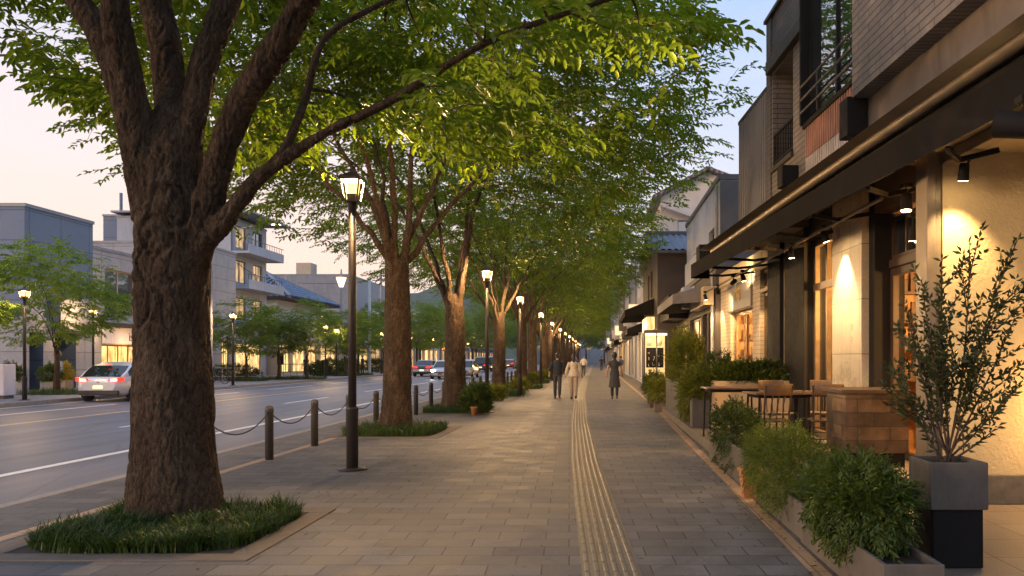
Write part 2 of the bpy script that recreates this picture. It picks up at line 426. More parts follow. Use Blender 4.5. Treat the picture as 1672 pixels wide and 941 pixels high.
# road markings
def line(name, x, y0, y1, w, m): sheet(name, x - w / 2, x + w / 2, y0, y1, RZ + .004, m)
line('edge_line', -8.2, -10, 240, .18, m_line); line('far_edge_line', -19.1, -10, 240, .12, m_line)
line('centre_line', -14.3, -10, 240, .15, m_liney)
def dashes(name, x, y0, on, gap, m, y1=200):
    b = MB(); y = y0
    while y < y1:
        b.add([(x - .07, y, RZ + .004), (x + .07, y, RZ + .004), (x + .07, y + on, RZ + .004), (x - .07, y + on, RZ + .004)], [[0, 1, 2, 3]]); y += on + gap
    tag(b.build(name, m), kind='structure')
dashes('lane_dashes', -11.15, -1.0, 4.6, 5.2, m_line); dashes('far_lane_dashes', -16.9, 2.6, 6.2, 3.4, m_line)
# hills far beyond the town
def hills():
    n, k = 90, 14; v = []; f = []
    for j in range(k):
        for i in range(n):
            x = -700 + i * 12.0; t = j / (k - 1)
            ridge = 74 + 22 * mnoise.noise((x * .006, 1.3, 0)) + 8 * mnoise.noise((x * .03, 4.2, 0)) + 3 * mnoise.noise((x * .12, 8.2, 0))
            ridge *= max(.0, min(1, (150 - x) / 260)) * .9 + .1
            yy = 560 + 330 * t; h = ridge * math.sin(min(1, t * 1.25) * math.pi / 2) ** 1.2 * (1 if t < .8 else 1 - (t - .8) * 1.5)
            v.append((x, yy + 20 * mnoise.noise((x * .01, t * 3, 2)), h * (1 + .12 * mnoise.noise((x * .02, t * 6, 5))) - 2))
    for j in range(k - 1):
        for i in range(n - 1): f.append([j * n + i, j * n + i + 1, (j + 1) * n + i + 1, (j + 1) * n + i])
    b = MB(); b.add(v, f, 0, True)
    m, nt, bs = _base('wooded_hill'); o = coord(nt, 'Object')
    fz = noise_tex(nt, o, .06, 8, .75)
    nt.links.new(ramp(nt, fz, [(.35, (.045, .075, .05)), (.55, (.07, .11, .07)), (.7, (.10, .13, .09))]), bs.inputs['Base Color']); bs.inputs['Roughness'].default_value = 1
    bump(nt, bs, fz, 1.0, 6.0)
    tag(b.build('hills', m), kind='structure')
hills()
# ------------------------------------------------------------------ trees and leaves
def norm(a): return a / (np.linalg.norm(a, axis=-1, keepdims=True) + 1e-9)
def sprays(pos, fwd, up, length, nleaf, leaf_l, leaf_w, rng, droop=.25, opposite=True, splay=.95, fold=.25, hexa=False):
    """leafy twigs: pos/fwd/up (n,3); returns vertices and triangles of all leaves"""
    n = len(pos); fwd = norm(fwd); side = norm(np.cross(fwd, up)); up = norm(np.cross(side, fwd))
    L = length if hasattr(length, '__len__') else np.full(n, length)
    V = []; 
    t = (np.arange(nleaf) + .6) / nleaf
    for k in range(nleaf):
        s = 1 if k % 2 else -1
        if k == nleaf - 1: s = 0
        tk = t[k] + rng.uniform(-.05, .05, n)
        base = pos + fwd * (L * tk)[:, None] - up * (droop * L * tk * tk)[:, None]
        ang = s * (splay * (1.15 - .55 * t[k])) + rng.normal(0, .16, n)
        pitch = -droop * 1.0 * t[k] + rng.normal(-.12, .28, n)
        d = fwd * np.cos(ang)[:, None] + side * np.sin(ang)[:, None]
        d = norm(d * np.cos(pitch)[:, None] + up * np.sin(pitch)[:, None])
        ll = leaf_l * rng.uniform(.7, 1.2, n) * (1 - .25 * abs(t[k] - .45)); lw = leaf_w * rng.uniform(.8, 1.15, n)
        sd = norm(np.cross(d, up) + up * rng.normal(0, .3, n)[:, None]); nn = np.cross(sd, d)
        tip = base + d * ll[:, None] - nn * (ll * .12)[:, None]
        fo = nn * (lw * fold)[:, None]
        if hexa:
            a = base + d * (ll * .3)[:, None]; c = base + d * (ll * .68)[:, None]
            V.append(np.stack([base, a - sd * (lw * .46)[:, None] + fo, c - sd * (lw * .42)[:, None] + fo * .6, tip,
                               c + sd * (lw * .42)[:, None] + fo * .6, a + sd * (lw * .46)[:, None] + fo], 1))
        else:
            m = base + d * (ll * .45)[:, None]
            V.append(np.stack([base, m - sd * (lw * .5)[:, None] + fo, tip, m + sd * (lw * .5)[:, None] + fo], 1))
    V = np.concatenate(V, 0); q = V.shape[0]
    if hexa:
        i = np.arange(q)[:, None] * 6
        F = np.concatenate([i + np.array([[0, 3, 2]]), i + np.array([[0, 2, 1]]), i + np.array([[0, 4, 3]]), i + np.array([[0, 5, 4]])], 0)
    else:
        i = np.arange(q)[:, None] * 4
        F = np.concatenate([i + np.array([[0, 2, 1]]), i + np.array([[0, 3, 2]])], 0)
    return V.reshape(-1, 3), F
def catmull(pts, per=6):
    p = np.asarray(pts, float); p = np.vstack([2 * p[0] - p[1], p, 2 * p[-1] - p[-2]]); out = []
    for i in range(1, len(p) - 2):
        for t in np.arange(per) / per:
            a, b, c, d = p[i - 1], p[i], p[i + 1], p[i + 2]
            out.append(.5 * (2 * b + (c - a) * t + (2 * a - 5 * b + 4 * c - d) * t * t + (3 * b - a - 3 * c + d) * t ** 3))
    out.append(p[-2]); return np.array(out)
def np_tubes(segs, n=5):
    """segs: list of (points(k,3), radii(k)) -> verts, quads"""
    V = []; F = []; o = 0
    for pts, rad in segs:
        k = len(pts); t = np.gradient(pts, axis=0); t = norm(t)
        u = np.cross(t[0], [.3, .5, .81]); u /= np.linalg.norm(u) + 1e-9
        ring = []
        for i in range(k):
            u = u - t[i] * u.dot(t[i]); u /= np.linalg.norm(u) + 1e-9; w = np.cross(t[i], u)
            a = np.arange(n) * 2 * math.pi / n
            ring.append(pts[i] + (np.cos(a)[:, None] * u + np.sin(a)[:, None] * w) * rad[i])
        V.append(np.concatenate(ring, 0))
        i0 = np.arange(n); i1 = (i0 + 1) % n
        for j in range(k - 1): F.append(np.stack([o + j * n + i0, o + j * n + i1, o + (j + 1) * n + i1, o + (j + 1) * n + i0], 1))
        o += k * n
    return np.concatenate(V, 0), np.concatenate(F, 0)
def remesh(mb, voxel, smooth=4):
    o = mb.build('tmp', [], uv=False, recalc=True)
    md = o.modifiers.new('r', 'REMESH'); md.mode = 'VOXEL'; md.voxel_size = voxel
    sm = o.modifiers.new('s', 'SMOOTH'); sm.iterations = smooth; sm.factor = .5
    dg = bpy.context.evaluated_depsgraph_get(); ev = o.evaluated_get(dg)
    me = bpy.data.meshes.new_from_object(ev); v = np.empty(len(me.vertices) * 3, np.float32); me.vertices.foreach_get('co', v); v = v.reshape(-1, 3)
    nr = np.empty(len(me.vertices) * 3, np.float32); me.vertices.foreach_get('normal', nr); nr = nr.reshape(-1, 3)
    f = np.empty(len(me.loops), np.int32); me.loops.foreach_get('vertex_index', f); f = f.reshape(-1, 4)
    old = o.data; bpy.data.objects.remove(o); bpy.data.meshes.remove(old); bpy.data.meshes.remove(me)
    return v.astype(float), nr.astype(float), f
def grow(limbs, rng, attract, base_r):
    """limbs: list of (pts, radii). Attractor points are joined one after another to the nearest wood; returns twig tubes and twig data"""
    nodes = np.concatenate([l[0][2:] for l in limbs]); nr = np.concatenate([l[1][2:] for l in limbs])
    d = np.linalg.norm(attract[:, None] - nodes[None], axis=2).min(1); attract = attract[np.argsort(d)]
    segs = []; tw = []
    N = nodes; Rr = nr
    for p in attract:
        dv = p - N; dist = np.linalg.norm(dv, axis=1)
        cost = dist + .9 * np.maximum(0, -dv[:, 2]) * .6
        q = int(np.argmin(cost)); L = dist[q]
        if L < .12: continue
        a = N[q]; r0 = min(Rr[q] * .75, .010 + .014 * L); r1 = max(.0045, r0 * .35)
        mid = (a + p) / 2 + np.array([0, 0, .10 * L]) + rng.normal(0, .06 * L, 3)
        k = 5 if L > .5 else 4; t = np.linspace(0, 1, k)[:, None]
        pts = (1 - t) ** 2 * a + 2 * t * (1 - t) * mid + t * t * p
        rad = np.linspace(r0, r1, k)
        segs.append((pts, rad)); tw.append((pts, L))
        N = np.vstack([N, pts[1:]]); Rr = np.concatenate([Rr, rad[1:]])
    return segs, tw
def foliage(tw, rng, centre, step=.16, length=.42, nleaf=10, ll=.105, lw=.05, frac=.35, droop=.3, hexa=False):
    P_, F_ = [], []
    for pts, L in tw:
        k = max(2, int(L * (1 - frac) / step) + 1)
        for t in np.linspace(frac, 1.0, k):
            i = min(len(pts) - 2, int(t * (len(pts) - 1))); u = t * (len(pts) - 1) - i
            p = pts[i] * (1 - u) + pts[i + 1] * u; d = pts[i + 1] - pts[i]; d = d / (np.linalg.norm(d) + 1e-9)
            out = p - centre; out[2] *= .35; out = out / (np.linalg.norm(out) + 1e-9)
            s = np.cross(d, [0, 0, 1.0]); s = s / (np.linalg.norm(s) + 1e-9) * (1 if rng.random() < .5 else -1)
            f = d * .7 + s * (.9 if t < .97 else .15) + out * .7 + rng.normal(0, .25, 3); f[2] = f[2] * .38 - .03
            P_.append(p); F_.append(f)
    P_ = np.array(P_); F_ = np.array(F_); n = len(P_)
    up = np.tile([0, 0, 1.0], (n, 1)) + rng.normal(0, .15, (n, 3))
    return sprays(P_, F_, up, rng.uniform(.75, 1.25, n) * length, nleaf, ll, lw, rng, droop, hexa=hexa)
def envelope(rng, n, c, rx, ry, rz, bottom, shell=.55, clear=None):
    """points through a crown: denser to the outside, ragged by noise, with a floor that rises away from the trunk"""
    out = []
    while len(out) < n:
        d = rng.normal(0, 1, 3); d /= np.linalg.norm(d)
        r = rng.random() ** (1 / 3) if rng.random() > shell else rng.uniform(.72, 1.0)
        k = 1 + .22 * mnoise.noise((d[0] * 2.1 + c[0], d[1] * 2.1, d[2] * 2.1 + 7))
        p = np.array(c) + d * r * k * np.array([rx, ry, rz])
        h = math.hypot(p[0] - c[0], p[1] - c[1])
        if p[2] < bottom(h) + .35 * mnoise.noise((p[0] * .6, p[1] * .6, 3.1)): continue
        if mnoise.noise((p[0] * .5 + c[0], p[1] * .5 + c[1], p[2] * 1.15)) < -.05: continue
        if clear and clear(p): continue
        out.append(p)
    return np.array(out)
def bark():
    m, nt, b = _base('zelkova_bark'); o = coord(nt, 'Object')
    st = mapping(nt, o, (1, 1, .36))
    v = _n(nt, 'ShaderNodeTexVoronoi', feature='DISTANCE_TO_EDGE'); v.inputs['Scale'].default_value = 13
    wv = noise_tex(nt, st, 7, 4, .6)
    ad = _n(nt, 'ShaderNodeVectorMath', operation='ADD'); sc = _n(nt, 'ShaderNodeVectorMath', operation='SCALE'); sc.inputs['Scale'].default_value = .55
    cb = _n(nt, 'ShaderNodeCombineXYZ'); [nt.links.new(wv, cb.inputs[i]) for i in range(3)]
    nt.links.new(cb.outputs[0], sc.inputs[0]); nt.links.new(st, ad.inputs[0]); nt.links.new(sc.outputs[0], ad.inputs[1]); nt.links.new(ad.outputs[0], v.inputs['Vector'])
    cr = ramp(nt, v.outputs['Distance'], [(.0, 0.0), (.10, .75), (.3, 1.0)])
    f = noise_tex(nt, st, 4, 8, .75, .8); g = noise_tex(nt, mapping(nt, o, (1, 1, .4)), 46, 6, .75, .4)
    col = ramp(nt, f, [(.3, (.040, .027, .018)), (.52, (.082, .056, .037)), (.7, (.14, .099, .066))])
    col = mixc(nt, 1.0, col, ramp(nt, cr, [(0, .5), (.5, .9), (1, 1.15)]), 'MULTIPLY')
    col = mixc(nt, 1.0, col, ramp(nt, g, [(.35, .55), (.65, 1.3)]), 'MULTIPLY')
    nt.links.new(col, b.inputs['Base Color']); b.inputs['Roughness'].default_value = .9; b.inputs['Specular IOR Level'].default_value = .15
    p = bump(nt, b, cr, .45, .016); p = bump(nt, b, f, 1.0, .06, p); bump(nt, b, g, .9, .018, p)
    return m
m_bark = bark()
m_leaf = leaf_mat('zelkova_leaf', (.075, .115, .010), (.125, .185, .015), (.19, .25, .022), .58, .45)
m_leaf2 = leaf_mat('young_tree_leaf', (.09, .14, .02), (.16, .23, .03), (.25, .30, .04), .5, .8)

def vase_limbs(rng, fork, tr, count, reach, top, az0=None, lean=(0, 0)):
    limbs = []; az0 = rng.uniform(0, 6.28) if az0 is None else az0
    for i in range(count):
        az = az0 + 2 * math.pi * i / count + rng.uniform(-.25, .25)
        h0 = fork * rng.uniform(.80, 1.0); rch = reach * rng.uniform(.7, 1.1); tp = top * rng.uniform(.75, 1.0)
        if i == count - 1: rch *= .25; tp = top
        c, s = math.cos(az), math.sin(az); lx, ly = lean
        pts = [(lx * h0, ly * h0, h0 - .45), (lx * h0 + c * tr * .45, ly * h0 + s * tr * .45, h0),
               (lx * h0 + c * (tr * .6 + rch * .12), ly * h0 + s * (tr * .6 + rch * .12), h0 + (tp - h0) * .24),
               (lx * h0 + c * rch * .38, ly * h0 + s * rch * .38, h0 + (tp - h0) * .55), (lx * h0 + c * rch * .8, ly * h0 + s * rch * .8, h0 + (tp - h0) * .84),
               (lx * h0 + c * rch, ly * h0 + s * rch, tp)]
        p = catmull(pts, 4); p[5:] += rng.normal(0, .03, p[5:].shape)
        limbs.append((p, np.interp(np.linspace(0, 1, len(p)), [0, .2, .5, 1], [tr * .44, tr * .31, tr * .17, tr * .05])))
    return limbs
def tree_meshes(seed, fork, tr, limbs, att, centre, voxel=.035, leafkw={}, flare=1.45, trunkpts=None, disp=.03, fine_bark=False, top_r=.9):
    rng = np.random.default_rng(seed)
    mb = MB()
    tp = trunkpts if trunkpts is not None else np.array([(0, 0, -.15), (0, 0, 0), (0, 0, .25), (.01, 0, .8), (.02, .01, fork * .6), (0, 0, fork)])
    rr = np.interp(tp[:, 2], [-.2, .05, .3, .9, fork * .75, fork], [tr * flare * 1.05, tr * flare, tr * 1.2, tr * 1.04, tr * .97, tr * top_r])
    if trunkpts is not None: rr = np.append(rr[:-1], [tr * .86, tr * .55, tr * .2]); tp = np.vstack([tp[:-1], tp[-1:] + [0, 0, -.15], tp[-1:] + [0, .05, .35], tp[-1:] + [0, .1, .6]])
    mb.tube([tuple(p) for p in tp], list(rr), 20)
    big = []; fine = []
    for pts, rad in limbs:
        k = max(3, int((rad > .045).sum()))
        mb.tube([tuple(p) for p in pts[:k]], list(rad[:k]), 12)
        if k < len(pts): fine.append((pts[k - 1:], rad[k - 1:]))
    v, nr, f = remesh(mb, voxel)
    d = np.array([disp * mnoise.fractal((p[0] * 2.6, p[1] * 2.6, p[2] * 1.1), 1.0, 2.0, 3) + disp * .35 * mnoise.noise((p[0] * 11, p[1] * 11, p[2] * 4)) for p in v])
    a = np.arctan2(v[:, 1], v[:, 0]); root = np.exp(-np.maximum(0, v[:, 2]) / .35)
    d += root * (.085 if fine_bark and trunkpts is not None else .04) * np.sin(a * 5 + seed)
    if fine_bark:
        def rid(p, q):
            w_ = .35 * mnoise.noise((p[0] * 4, p[1] * 4, p[2] * 4 + q)); n_ = mnoise.noise((p[0] * 11 + q + w_, p[1] * 11 + w_, p[2] * 3.0 + w_)); n2 = mnoise.noise((p[0] * 24, p[1] * 24 + q, p[2] * 8 + w_)); m_ = .65 + .7 * mnoise.noise((p[0] * 1.7, p[1] * 1.7, p[2] * 1.2 + q))
            return .006 - .024 * max(.2, m_) * max(0, 1 - abs(n_) / .16) - .011 * max(0, 1 - abs(n2) / .18)
        d += np.array([rid(p, 3.0) for p in v])
    v = v + nr * d[:, None]
    segs, tw = grow(limbs, rng, att, tr)
    tv, tf = np_tubes(fine + segs, 5)
    V = np.concatenate([v, tv]); F = np.concatenate([f, tf + len(v)])
    lv, lf = foliage(tw, rng, centre, **leafkw)
    return (V, F), (lv, lf)
ENV = lambda h: 4.6 + 1.7 * max(0, min(1, (4.0 - h) / 2.0)) + .05 * h
# the big tree by the camera: trunk and limbs traced at its own distance, crown grown out of the frame above
Y1 = 7.35
def limb_px(rows, per=5):                              # (px, py, width in photo pixels, distance)
    pts = [tuple(P(a, b, y)) for a, b, w, y in rows]; p = catmull(pts, per)
    w = np.interp(np.linspace(0, 1, len(p)), np.linspace(0, 1, len(rows)), [.84 * w * y / FPX / 2 for a, b, w, y in rows]); return p, w
hero_limbs = [limb_px(r) for r in (
    [(252, 330, 60, 7.5), (215, 190, 52, 7.6), (168, 68, 50, 7.8), (120, -10, 46, 8.1), (20, -160, 40, 8.4), (-90, -290, 26, 8.8), (-190, -400, 12, 9.1)],
    [(252, 360, 76, 7.35), (224, 225, 66, 7.2), (215, 170, 62, 7.15), (201, 100, 57, 7.1), (186, 0, 54, 7.0), (170, -140, 52, 6.9), (140, -330, 34, 6.6), (90, -500, 12, 6.2)],
    [(282, 350, 76, 7.45), (280, 200, 56, 7.5), (272, 90, 55, 7.6), (254, 0, 58, 7.7), (240, -150, 50, 7.9), (235, -330, 34, 8.2), (240, -520, 12, 8.6)],
    [(296, 350, 74, 7.35), (313, 205, 48, 7.35), (333, 105, 52, 7.4), (352, 50, 47, 7.45), (372, 0, 48, 7.5), (415, -130, 44, 7.7), (480, -290, 28, 8.1), (560, -440, 10, 8.7)],
    [(298, 480, 66, 7.35), (340, 330, 62, 7.25), (364, 245, 54, 7.15), (394, 170, 56, 7.1), (427, 118, 55, 7.0), (471, 50, 50, 6.9), (499, 0, 47, 6.8), (590, -130, 40, 6.5), (720, -250, 26, 6.1), (860, -360, 10, 5.6)],
    [(300, 425, 40, 7.3), (358, 371, 40, 7.22), (398, 318, 33, 7.2), (435, 280, 27, 7.2), (530, 218, 21, 7.2), (650, 158, 17, 7.2), (790, 72, 13, 7.2), (965, 8, 11, 7.2), (1120, -40, 6, 7.2)],
    [(440, 276, 20, 7.2), (470, 235, 19, 7.25), (498, 165, 16, 7.4), (528, 68, 14, 7.6), (600, 18, 12, 7.9), (700, -25, 8, 8.4)])]
hero_c = np.array([-3.7, 7.6, 7.2])
rng = np.random.default_rng(11)
def hero_clear(p):
    x, y, z = p
    if y < 4.6: return True
    if y < Y1 + .75 and -40 < VX + FPX * x / y < 640 and VY - FPX * (z - CAMZ) / y > -150: return True
    px, py = VX + FPX * x / y, VY - FPX * (z - CAMZ) / y
    if px < 195 and py > 40 + px * 1.05: return True
    if px > 1235 - max(0, 60 - py) * 1.5: return True
    if 195 <= px < 420 and py > 235: return True
    if 490 < px < 660 and py > 195: return True
    return py > 262 - max(0, px - 900) * .2
att = envelope(rng, 1900, hero_c, 5.8, 5.8, 4.2, lambda h: 3.6 + .05 * h, .35, hero_clear)
hero_trunk = np.array([tuple(P(a, b, Y1)) for a, b in ((285, 875), (285, 850), (285, 800), (284, 720), (281, 560), (283, 430), (281, 330), (279, 250))])
(hv, hf), (lv, lf) = tree_meshes(5, 3.55, .318, hero_limbs, att, hero_c, .0145, dict(step=.15, length=.46, nleaf=11, ll=.150, lw=.056, hexa=True, droop=.20), 1.24, hero_trunk, .015, fine_bark=True, top_r=.90)
# healed branch scars ringed by bark on the side towards the street
def scars(v):
    y0 = Y1 - .4
    for a, b, r in ((300, 345, 27), (285, 392, 24), (245, 500, 30), (250, 385, 26), (225, 465, 20), (290, 430, 34)):
        c = np.array(tuple(P(a, b, Y1))); rr = r * Y1 / FPX
        h = np.hypot(v[:, 0] - c[0], (v[:, 2] - c[2]) * .8) / rr
        front = v[:, 1] < Y1 - .05
        h = h * (1 + .16 * np.array([mnoise.noise((p[0] * 5, p[1] * 5, p[2] * 5 + r)) for p in v])); push = .55 * np.where(h < 1.5, -.035 * np.exp(-((h - 1) / .13) ** 2) + .022 * np.exp(-((h - 1.27) / .14) ** 2) + .012 * np.exp(-(h / .6) ** 2), 0)
        v[:, 1] -= np.where(front, push, 0)
    return v
hv = scars(hv)
t = thing('zelkova_tree', 'huge old street tree with scarred thick trunk and five heavy limbs, closest to the camera', 'tree', (-3.9, Y1, 0), 'zelkova trees along the sidewalk')
o = np_mesh('trunk', hv - np.array([-3.9, Y1, 0]), hf, m_bark, t, True)
o = np_mesh('crown', lv - np.array([-3.9, Y1, 0]), lf, m_leaf, t)
# the rest of the row: four grown trees, then copies turned and scaled
variants = []
for k in range(4):
    rg = np.random.default_rng(40 + k); fork = (3.5, 3.2, 3.5, 3.3)[k]; tr = (.265, .27, .26, .25)[k]
    lm_ = vase_limbs(rg, fork, tr, (8, 7, 7, 8)[k], 4.5, 9.4, az0=(.35, .9, .2, 1.3)[k])
    cen = np.array([0, 0, 7.3]); at = envelope(rg, 1400, cen, 6.8, 5.6, 4.0, ENV, .45)
    (tv, tf), (l2, f2) = tree_meshes(60 + k, fork, tr, lm_, at, cen, .023, dict(step=.18, length=.55, nleaf=11, ll=.17, lw=.070, droop=.18), 1.42, disp=.012, fine_bark=True)
    variants.append((tv, tf, l2, f2))
TREES = [(-4.1, 16.3, 0, 0), (-4.05, 22.6, 1, 0), (-3.95, 32.0, 2, 0), (-3.75, 39.5, 3, 0), (-3.9, 48, 0, 2.1), (-3.85, 57, 1, 1.1), (-3.9, 66, 2, 2.9), (-3.9, 75, 3, 4.0),
         (-3.9, 85, 0, 4.4), (-3.9, 96, 1, 3.3), (-3.9, 108, 2, 5.0), (-3.9, 122, 3, 1.7), (-3.9, 140, 0, 3.4), (-3.9, 160, 1, 5.2)]
TL = ['street tree with a smooth straight trunk behind the first lantern post', 'street tree with dark forked trunk beside the shrub and second lantern post',
      'street tree with a light brown trunk just past the second lantern post', 'slim street tree with flared foot behind the third lantern post']
made = {}
for i, (x, y, k, rz) in enumerate(TREES):
    lab = TL[i] if i < 4 else 'distant street tree, %s along the sidewalk row counting the huge one as first' % ORD[i + 1]
    t = thing('zelkova_tree', lab, 'tree', (x, y, 0), 'zelkova trees along the sidewalk', rz)
    s = 1 + .05 * math.sin(i * 2.3); t.scale = (s, s, s)
    if k not in made:
        tv, tf, l2, f2 = variants[k]
        a = np_mesh('trunk', tv, tf, m_bark, t, True); c = np_mesh('crown', l2, f2, m_leaf, t); made[k] = (a, c)
    else:
        for src in made[k]:
            c = src.copy(); C.objects.link(c); c.parent = t
# young trees on the far pavement
yv = []
for k in range(3):
    rg = np.random.default_rng(90 + k); fork = (1.9, 1.7, 2.1)[k]
    lm_ = vase_limbs(rg, fork, .10, 5, 1.5, 4.9); cen = np.array([0, 0, 4.1]); at = envelope(rg, 640, cen, 2.5, 2.5, 2.2, lambda h: 2.1 + .12 * h, .4)
    yv.append(tree_meshes(95 + k, fork, .10, lm_, at, cen, .022, dict(step=.17, length=.42, nleaf=9, ll=.18, lw=.075, droop=.25), 1.5, disp=.008))
FT = [(-22.4, 33, 0, 0, 1.02, 'young green tree in a round grass bed behind the white hatchback'), (-23.0, 27.6, 1, 1, .82, 'young tree cut by the edge of the picture beside a far lantern'),
      (-22.9, 52, 1, 2, .84, 'slender young tree beside the far lantern past the huge trunk'), (-22.4, 56, 2, 0, .82, 'young tree with forked stem before the warm lit shop windows'),
      (-20.6, 56.5, 0, 3, .90, 'young tree with broad layered crown before the blue tiled roof'), (-21.2, 67, 1, 4.2, .88, 'yellowish young tree beside the tall grey far lantern'),
      (-21.0, 70, 2, 2.2, .9, 'young tree just before the pale blue pole'), (-24.2, 47, 2, 5.0, .62, 'small young tree by the concrete building corner')]
for i, (y, s) in enumerate(((80, 1.15), (87, 1.2), (95, 1.3), (104, 1.35), (113, 1.5), (124, 1.5), (137, 1.6), (152, 1.7), (170, 1.8), (190, 1.9), (215, 2.0))):
    FT.append((-21.5 - (i % 2) * 1.6, y, i % 3, i * 1.3, s, 'far roadside tree across the street, %s beyond the pale blue pole' % ORD[i]))
for i, (x, y, s) in enumerate(((-3.0, 214, 2.0), (2.0, 222, 1.9), (-9.0, 224, 2.2), (-14, 228, 2.1))): FT.append((x, y, i % 3, i * 2.0, s, 'dark tree closing the end of the street, %s of them' % ORD[i]))
ymade = {}
for x, y, k, rz, s, lab in FT:
    t = thing('roadside_tree', lab, 'tree', (x, y, 0), 'young trees across the street', rz); t.scale = (s, s, s)
    if k not in ymade:
        (tv, tf), (l2, f2) = yv[k]
        ymade[k] = (np_mesh('trunk', tv, tf, m_bark, t, True), np_mesh('crown', l2, f2, m_leaf2, t))
    else:
        for src in ymade[k]:
            c = src.copy(); C.objects.link(c); c.parent = t
# ------------------------------------------------------------------ tree pits with mondo grass
m_grass = leaf_mat('mondo_grass', (.03, .055, .010), (.05, .09, .015), (.085, .135, .02), .25, 3)
def grass_patch(rng, x0, x1, y0, y1, n, h, round_=.35):
    p = []
    while len(p) < n:
        u, w = rng.uniform(-1, 1, 2)
        if abs(u) ** 4 + abs(w) ** 4 > 1 + .35 * mnoise.noise((u * 3 + x0, w * 3 + y0, 1)): continue
        p.append(((x0 + x1) / 2 + u * (x1 - x0) / 2, (y0 + y1) / 2 + w * (y1 - y0) / 2))
    p = np.array(p); az = rng.uniform(0, 6.28, n); L = h * rng.uniform(.7, 1.35, n); b = rng.uniform(.35, 1.1, n)
    cl = np.array([mnoise.noise((a * 4.5, c * 4.5, 2)) for a, c in p]); L *= 1 + .85 * cl
    d = np.stack([np.cos(az), np.sin(az), 0 * az], 1); s = np.stack([-np.sin(az), np.cos(az), 0 * az], 1); wd = rng.uniform(.003, .0055, n)
    base = np.stack([p[:, 0], p[:, 1], np.zeros(n)], 1); V = []
    for t, wk in ((0, 1), (.35, 1.1), (.7, .8), (1.0, .1)):
        c = base + d * (L * b * t * t * .8)[:, None]; c[:, 2] += L * (t - .38 * b * t * t)
        V += [c - s * (wd * wk)[:, None], c + s * (wd * wk)[:, None]]
    V = np.stack(V, 1).reshape(-1, 3); i = np.arange(n)[:, None] * 8
    return V, np.concatenate([i + np.array([[2 * j, 2 * j + 1, 2 * j + 3, 2 * j + 2]]) for j in range(3)], 0)
m_pit = mat('pit_edging', (.145, .115, .09), .8, var=.2, scale=8, bmp=.2, dirt=.5)
def tree_pit(cx, cy, w, d, lab, n, gh, blab, off=(0, 0)):
    b = MB(); e = .20; x0, x1, y0, y1 = cx - w / 2, cx + w / 2, cy - d / 2, cy + d / 2
    b.box(x0 - e, x1 + e, y0 - e, y0, -.1, .012); b.box(x0 - e, x1 + e, y1, y1 + e, -.1, .012)
    b.box(x0 - e, x0, y0 + .003, y1 - .003, -.1, .011); b.box(x1, x1 + e, y0 + .003, y1 - .003, -.1, .011)
    o = b.build('tree_pit_edging', m_pit, bevel=.006); tag(o, blab, 'tree pit edging', 'edgings round the tree pits')
    s = MB(); s.add([(x0, y0, .005), (x1, y0, .005), (x1, y1, .005), (x0, y1, .005)], [[0, 1, 2, 3]])
    tag(s.build('pit_soil', m_soil), kind='structure')
    rg = np.random.default_rng(int(cy * 7))
    V, F = grass_patch(rg, x0 - .04, x1 + .04, y0 - .02, y1 + .02, n, gh)
    o = np_mesh('mondo_grass', V, F, m_grass); tag(o, lab, 'ground cover', None, 'stuff')
tree_pit(-3.66, 6.88, 1.75, 1.62, 'dark tufted grass round the foot of the huge tree', 13000, .16, 'flat square stone edging round the huge tree')
tree_pit(-4.05, 16.2, 1.75, 2.2, 'grass round the straight trunk behind the first lantern', 5200, .20, 'stone edging of the grass bed behind the first lantern')
tree_pit(-3.95, 22.6, 1.75, 2.3, 'grass round the trunk by the second lantern', 3600, .22, 'stone edging of the bed before the second lantern')
for i, (x, y, k, rz) in enumerate(TREES[2:8]):
    tree_pit(x + .1, y, 1.8, 2.4, 'grass round the %s tree of the row' % ORD[i + 3], 2200, .26, 'stone edging round the %s tree of the row' % ORD[i + 3])
for i, (x, y, k, rz, s, lab) in enumerate(FT[:7]):
    V, F = grass_patch(np.random.default_rng(300 + i), x - 1.3, x + 1.3, y - .9, y + .9, 1500, .28)
    V[:, 0] += 0; tag(np_mesh('grass_bed', V * np.array([1, 1, 1]), F, m_grass), 'low round grass bed under the ' + lab.split(' ', 1)[0] + ' tree across the street', 'ground cover', None, 'stuff')
